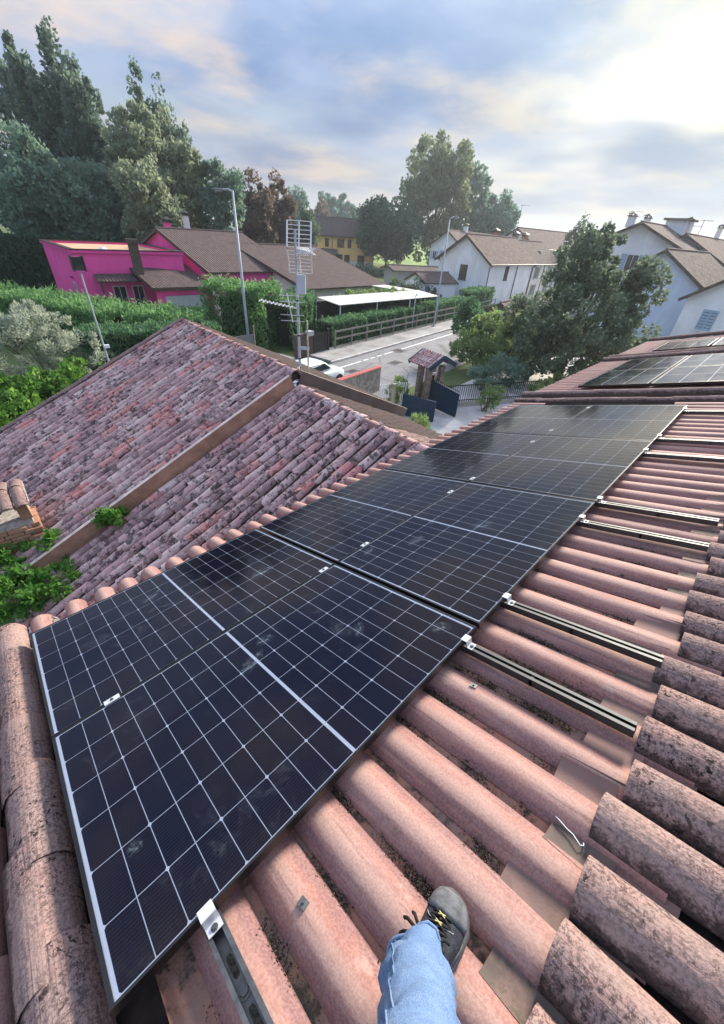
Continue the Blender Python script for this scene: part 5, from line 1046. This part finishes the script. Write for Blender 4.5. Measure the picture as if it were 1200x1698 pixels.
# ================================================================== street furniture
LPOST = plain('lamp_post_paint', (.36, .40, .44), .5, 0, .12, 4)
def lamp_post(name, label, base, top, r0, head, arm, hw=.6):
    t = thing(name, label, 'street lamp', loc=tuple(base)); mb = MB(); h = top; mb.tube([(0, 0, 0), (0, 0, h*.25), (0, 0, h)], [r0, r0*.9, r0*.55], 10); mb.build('pole', LPOST, t, smooth=True)
    mb = MB(); mb.box((0, 0, .04), (r0*4, r0*4, .08)); mb.build('base_plate', LPOST, t)
    mb = MB(); a = np.array(arm)*1.0; e = np.array([0, 0, h])+a; mb.tube([(0, 0, h-.05), tuple(np.array([0, 0, h])+a*.5+np.array([0, 0, .05])), tuple(e)], r0*.5, 6); mb.build('arm', LPOST, t)
    d = a/np.linalg.norm(a); V, F = loft([(0, 0, hw*.10, -.05, .05, .7), (hw*.25, 0, hw*.22, -.05, .07, .7), (hw*.7, 0, hw*.22, -.04, .06, .7), (hw, 0, hw*.10, -.02, .03, .8)], 10)
    o = obj('lamp_head', make_mesh('lamp_head', V, F, head, True), t, loc=tuple(e-d*hw*.2), rot=(0, 0, atan2(d[1], d[0]))); mb = MB(); mb.box((hw*.5, 0, -.055), (hw*.5, hw*.25, .02)); mb.build('lens', WHT, o); return t
LG = plain('lamp_grey', (.20, .22, .24), .5, .3, .1)
lamp_post('street_lamp', 'tall grey street lamp in front of the pink villa drive', (14.9, 22.45, 0), 8.65, .105, LG, tuple(-.55*np.array([RW[0][0], RW[0][1], 0])), .75)
lamp_post('street_lamp', 'tall thin street lamp rising beside the white canopy', st3(17.6, 2.6, .13), 8.4, .085, LG, (.45, -.15, .12), .5)
lamp_post('street_lamp', 'slender street lamp in front of the dark terrace roof', (66, 24.0, 0), 7.6, .075, LG, (.6, -.2, .1), .5)
lamp_post('garden_lamp', 'short lamp post with pale head behind the rail fence', st3(14.6, 3.3, .13), 2.75, .05, WHT, (.18, .05, .05), .4)
t = thing('sign_post', 'thin bare steel post beside the tall thin lamp', 'post', loc=st3(19.2, 3.25, .13)); mb = MB(); mb.tube([(0, 0, 0), (0, 0, 2.7)], .035, 8); mb.tube([(0, 0, 2.7), (0, 0, 2.74)], .045, 8); mb.build('pole', LPOST, t)
t = thing('floodlight_pole', 'slim floodlight pole in front of the conifer hedge', 'floodlight', loc=(4.9, 16.85, 0)); mb = MB(); mb.tube([(0, 0, 0), (0, 0, 5.45)], [.045, .03], 8); mb.build('pole', LPOST, t)
mb = MB(); mb.box((0, .02, 5.65), (.34, .2, .42)); mb.box((.19, 0, 5.65), (.03, .26, .5)); mb.box((-.19, 0, 5.65), (.03, .26, .5)); fl = mb.build('floodlight', GUT, t); mb = MB(); mb.box((0, -.09, 5.65), (.28, .02, .34)); mb.build('lens', PANE, fl)
mb = MB(); mb.box((.09, -.06, 2.75), (.2, .12, .12)); mb.build('camera_box', WHT, t)
# wooden rail fence
t = thing('rail_fence', 'long wooden rail fence with three rails along the pavement', 'fence', loc=st3(0, 0, 0)); FI = Matrix.Translation(-Vector(st3(0, 0, 0))); OLDW = plain('grey_timber', (.24, .225, .195), .9, 0, .25, 5)
pm = MB(); pm.box((0, 0, .62), (.09, .09, 1.28)); pme = make_mesh('post', pm.V, pm.F, OLDW); nr = 17; sp = 1.95
for i in range(nr): p = st3(3.3+sp*i, 3.1, .12); obj('post', pme, t, M=FI @ Matrix.Translation(p) @ Matrix.Rotation(SA, 4, 'Z'))
rm = MB(); rm.box((sp/2, 0, 0), (sp-.1, .045, .11)); rme = make_mesh('rail', rm.V, rm.F, OLDW)
for i in range(nr-1):
    for z in (.12, .66, 1.15): p = st3(3.3+sp*i, 3.1, .12+z); obj('rail', rme, t, M=FI @ Matrix.Translation(p) @ Matrix.Rotation(SA, 4, 'Z'))
# dark garden gate at the pavement's end
t = thing('garden_gate', 'dark picket garden gate at the start of the rail fence', 'gate', loc=st3(1.9, 3.2, 0), rotz=SA); DG = plain('dark_gate_paint', (.045, .042, .042), .6, .2, .2)
pm = MB(); pm.box((0, 0, .72), (.09, .03, 1.3)); pme = make_mesh('picket', pm.V, pm.F, DG)
for i in range(9): obj('picket', pme, t, loc=(-.6+.14*i, 0, 0))
mb = MB(); mb.box((0, .03, .25), (1.25, .03, .08)); mb.box((0, .03, 1.2), (1.25, .03, .08)); mb.build('crossbar', DG, t)
for x in (-.75, .72): mb = MB(); mb.box((x, 0, .78), (.14, .14, 1.56)); mb.build('post', DG, t)
t = thing('meter_wall', 'short brown wall with letter box left of the dark gate', 'wall', loc=st3(.1, 3.3, 0), rotz=SA); mb = MB(); mb.box((.15, 0, .75), (1.6, .25, 1.5)); mb.build('panel', plain('brown_wall', (.10, .07, .065), .8), t); mb = MB(); mb.box((.55, -.16, 1.5), (.5, .36, .28)); mb.build('letter_box', plain('pale_box', (.42, .42, .42), .6), t)
t = thing('grey_side_gate', 'grey sheet gate between lamp and conifer hedge', 'gate', loc=(13.6, 21.0, 0), rotz=SA); mb = MB(); mb.box((0, 0, .75), (1.8, .05, 1.5)); mb.build('leaf', plain('grey_sheet', (.16, .17, .18), .6, .2), t); mb = MB(); mb.tube([(1.0, 0, 0), (1.0, 0, 2.0)], .04, 6); mb.build('post', plain('old_post', (.40, .36, .28), .9), t)
# our own gate: roofed pillar, two blue leaves, railings, tiled wall
t = thing('gate_pillar', 'stone gate pillar with small gabled tile roof beside the blue gate', 'gate pillar', loc=(17.25, 8.95, 0), rotz=radians(-10)); STN = plain('pillar_stone', (.22, .17, .14), .95, 0, .4, 6, bump=.8)
for x in (-.42, .42):
    for y in (-.3, .3): mb = MB(); mb.box((x, y, .98), (.26, .24, 1.96)); mb.build('post', STN, t)
mb = MB(); mb.box((0, .1, .55), (.6, .4, 1.1)); mb.build('low_wall', STN, t); mb = MB(); mb.box((0, -.12, 1.35), (.5, .06, .5)); o = mb.build('notice_box', WHT, t); mb = MB(); mb.box((0, -.16, 1.36), (.3, .03, .26)); mb.build('number_plate', IRON, o)
for s in (-1, 1):
    V, F = [], []; o = obj('roof', slope_mesh('roof', [(0, -.75, 2.52), (0, .75, 2.52), (s*.85, .75, 2.08), (s*.85, -.75, 2.08)], UNDER, .07), t)
    gm = barrel_mesh('roof_tile', TW, L=.42, w0=.08, w1=.092, h0=.06, h1=.07, n=7, seed=70)
    for i in range(8):
        for k in range(3):
            M_ = Matrix.Rotation(0, 4, 'Z') @ Matrix.Translation((s*(.0+.29*k), -.66+.19*i, 2.545-.15*k)) @ Matrix.Rotation(-s*pi/2, 4, 'Z') @ Matrix.Rotation(radians(-25), 4, 'X'); obj('roof_tile', gm, o, M=M_)
for y in (-.78, .78):
    for s in (-1, 1): mb = MB(); mb.beam((0, y, 2.5), (s*.9, y, 2.04), .06, .2); mb.build('fascia', NAVY, t)
def gate_leaf(label, a, b, h0, h1):
    a, b = np.array(a, float), np.array(b, float); L = np.linalg.norm(b-a); ang = atan2(b[1]-a[1], b[0]-a[0]); t = thing('gate_leaf', label, 'gate', loc=(a[0], a[1], 0), rotz=ang)
    mb = MB(); mb.add([(0, 0, .12), (L, 0, .12), (L, 0, h1), (0, 0, h0), (0, .05, .12), (L, .05, .12), (L, .05, h1), (0, .05, h0)], [(0, 1, 2, 3), (7, 6, 5, 4), (3, 2, 6, 7), (0, 4, 5, 1), (1, 5, 6, 2), (3, 7, 4, 0)]); mb.build('sheet', NAVY, t)
    mb = MB(); mb.beam((0, .025, h0), (L, .025, h1), .09, .06); mb.beam((0, .025, .1), (L, .025, .1), .09, .06); mb.beam((0.03, .025, .1), (.03, .025, h0), .09, .06); mb.beam((L-.03, .025, .1), (L-.03, .025, h1), .09, .06); mb.build('leaf_frame', NAVY, t)
    n = int(L/.13); pm = MB(); pm.box((0, .025, .06), (.025, .025, .12)); me = make_mesh('spike', pm.V, pm.F, IRON)
    for i in range(n): x = .08+i*.13; obj('spike', me, t, loc=(x, 0, h0+(h1-h0)*x/L+.02))
    return t
gate_leaf('large dark blue metal gate leaf standing open beside the roofed pillar', (16.9, 8.6), (16.65, 6.75), 1.38, 1.2); gate_leaf('lower dark blue metal gate leaf nearer the tiled wing', (14.75, 8.6), (15.25, 7.05), 1.08, 1.02)
t = thing('yard_wall', 'low garden wall with red tile coping by the road', 'wall', loc=(13.2, 11.4, 0), rotz=radians(8)); mb = MB(); mb.box((1.6, 0, .65), (3.6, .22, 1.3)); mb.build('masonry', plain('grey_masonry', (.30, .27, .25), .95, 0, .35, 5, bump=.6), t)
cm_ = barrel_mesh('coping_tile', plain('red_coping', (.42, .11, .10), .85, 0, .3, 12), L=.36, w0=.13, w1=.15, h0=.07, h1=.08, n=7, seed=75)
for i in range(12): obj('coping_tile', cm_, t, M=Matrix.Translation((-.15+.29*i, 0, 1.31)) @ Matrix.Rotation(-pi/2, 4, 'Z') @ Matrix.Rotation(radians(-3), 4, 'X'))
t = thing('white_trellis', 'white picket trellis between tiled wall and small gate leaf', 'trellis', loc=(14.1, 9.5, 0), rotz=radians(-18)); pm = MB(); pm.box((0, 0, .7), (.05, .03, 1.4)); me = make_mesh('picket', pm.V, pm.F, WHT)
for i in range(13): obj('picket', me, t, loc=(.12*i, 0, 0))
mb = MB(); mb.box((.72, .03, .3), (1.5, .03, .05)); mb.box((.72, .03, 1.2), (1.5, .03, .05)); mb.build('crossbar', WHT, t)
t = thing('gate_post', 'grey timber post at the end of the wing roof', 'post', loc=(13.4, 8.1, 0)); mb = MB(); mb.box((0, 0, .95), (.13, .13, 1.9)); mb.build('shaft', OLDW, t); mb = MB(); mb.box((0, 0, 1.93), (.19, .19, .06)); mb.build('cap', OLDW, t)
t = thing('yard_railing', 'dark iron railing on a low kerb beside the blue gate', 'railing', loc=(17.4, 8.0, 0), rotz=atan2(-2.6, 5.2)); L = 5.8
mb = MB(); mb.box((L/2, 0, .12), (L, .22, .24)); mb.build('kerb_wall', CONC, t); mb = MB(); mb.box((L/2, 0, 1.12), (L, .04, .05)); mb.box((L/2, 0, .34), (L, .04, .04)); mb.build('rail', IRON, t)
pm = MB(); pm.box((0, 0, .7), (.022, .022, .92)); me = make_mesh('baluster', pm.V, pm.F, IRON)
for i in range(44): obj('baluster', me, t, loc=(.07+.13*i, 0, 0))
mb = MB(); mb.box((0, 0, 0), (.8, .5, .12)); o = mb.build('manhole_lid', CONCL, loc=(21.9, 6.35, .1), rot=(0, 0, .3)); tag(o, 'pale square concrete lid in the planting beside the railing', 'lid')
# parked car behind the wing roof
CARW = plain('car_white', (.62, .70, .72), .25, 0, .02, spec=.6); GL = plain('car_glass', (.03, .04, .045), .08, 0, .1, spec=.7)
ct = thing('parked_car', 'pale white parked car half hidden behind the wing roof', 'car', loc=(13.9, 14.4, .012), rotz=SA+radians(2))
secs = [(-2.1, 0, .62, .35, .75, .5), (-2.0, 0, .78, .25, .95, .5), (-1.3, 0, .84, .22, 1.0, .5), (0, 0, .86, .22, .98, .5), (1.1, 0, .85, .22, .95, .5), (1.8, 0, .80, .25, .85, .5), (2.1, 0, .62, .32, .7, .5)]
V, F = loft(secs, 20); obj('body', make_mesh('body', V, F, CARW, True), ct)
V, F = loft([(-1.95, 0, .70, .85, 1.0, .5), (-1.6, 0, .68, .85, 1.40, .5), (-.8, 0, .68, .85, 1.49, .45), (.3, 0, .68, .85, 1.46, .45), (1.05, 0, .70, .85, 1.0, .5)], 20); obj('cabin', make_mesh('cabin', V, F, CARW, True), ct)
mb = MB()
for s in (-1, 1): mb.add([(-1.4, s*.70, 1.03), (.75, s*.72, 1.03), (.25, s*.66, 1.38), (-1.3, s*.66, 1.38)], [(0, 1, 2, 3) if s < 0 else (3, 2, 1, 0)])
mb.add([(1.02, -.6, 1.04), (1.02, .6, 1.04), (.42, .55, 1.42), (.42, -.55, 1.42)], [(0, 1, 2, 3)]); mb.build('windows', GL, ct)
for x in (-1.3, 1.35):
    for s in (-1, 1):
        mb = MB(); mb.tube([(x, s*.72, .31), (x, s*.9, .31)], .31, 18); w = mb.build('wheel', plain('tyre', (.02, .02, .02), .9), ct); mb = MB(); mb.tube([(x, s*.89, .31), (x, s*.912, .31)], .19, 12); mb.build('rim', ALU, w)
# roof aerials on the far houses
def roof_aerial(label, px, D, h):
    p = at(px[0], px[1], D); t = thing('roof_aerial', label, 'antenna', loc=(p[0], p[1], p[2]-h)); mb = MB(); mb.tube([(0, 0, 0), (0, 0, h)], .03, 6); mb.build('mast', STEEL, t)
    mb = MB(); mb.tube([(-.2, .2, h-.05), (.8, -.8, h-.05)], .02, 5)
    for i in range(6): c = np.array([-.2+.18*i, .2-.18*i, h-.05]); mb.tube([c-np.array([.25, .25, 0]), c+np.array([.25, .25, 0])], .012, 4)
    mb.build('elements', STEEL, t)
for lab, q, D, h in (('aerial with white elements on the red terrace roof', (802, 346), 66, 2.6), ('tall thin aerial behind the terrace chimneys', (866, 340), 84, 3.0), ('small aerial on the tall white house roof', (1050, 350), 66, 2.0), ('tall aerial on the row of houses at right', (1168, 365), 74, 2.6), ('lower aerial beside the tall one at right', (1150, 374), 74, 2.0), ('aerial left of the terrace chimneys', (788, 340), 90, 2.8)): roof_aerial(lab, q, D, h)

# ------------------------------------------------------------------ hazy evening air
t = NT('haze_air'); t.N.remove(t.bsdf); pvn = t.nd('ShaderNodeVolumePrincipled'); pvn.inputs['Color'].default_value = (.80, .90, 1.0, 1); pvn.inputs['Density'].default_value = .0005; pvn.inputs['Anisotropy'].default_value = .45; t.L.new(pvn.outputs[0], t.out.inputs['Volume'])
mb = MB(); mb.box((150, 150, 17.5), (1500, 1500, 37)); hz = mb.build('haze', t.m); tag(hz, 'pale evening haze lying over the whole neighbourhood', 'haze', kind='stuff')
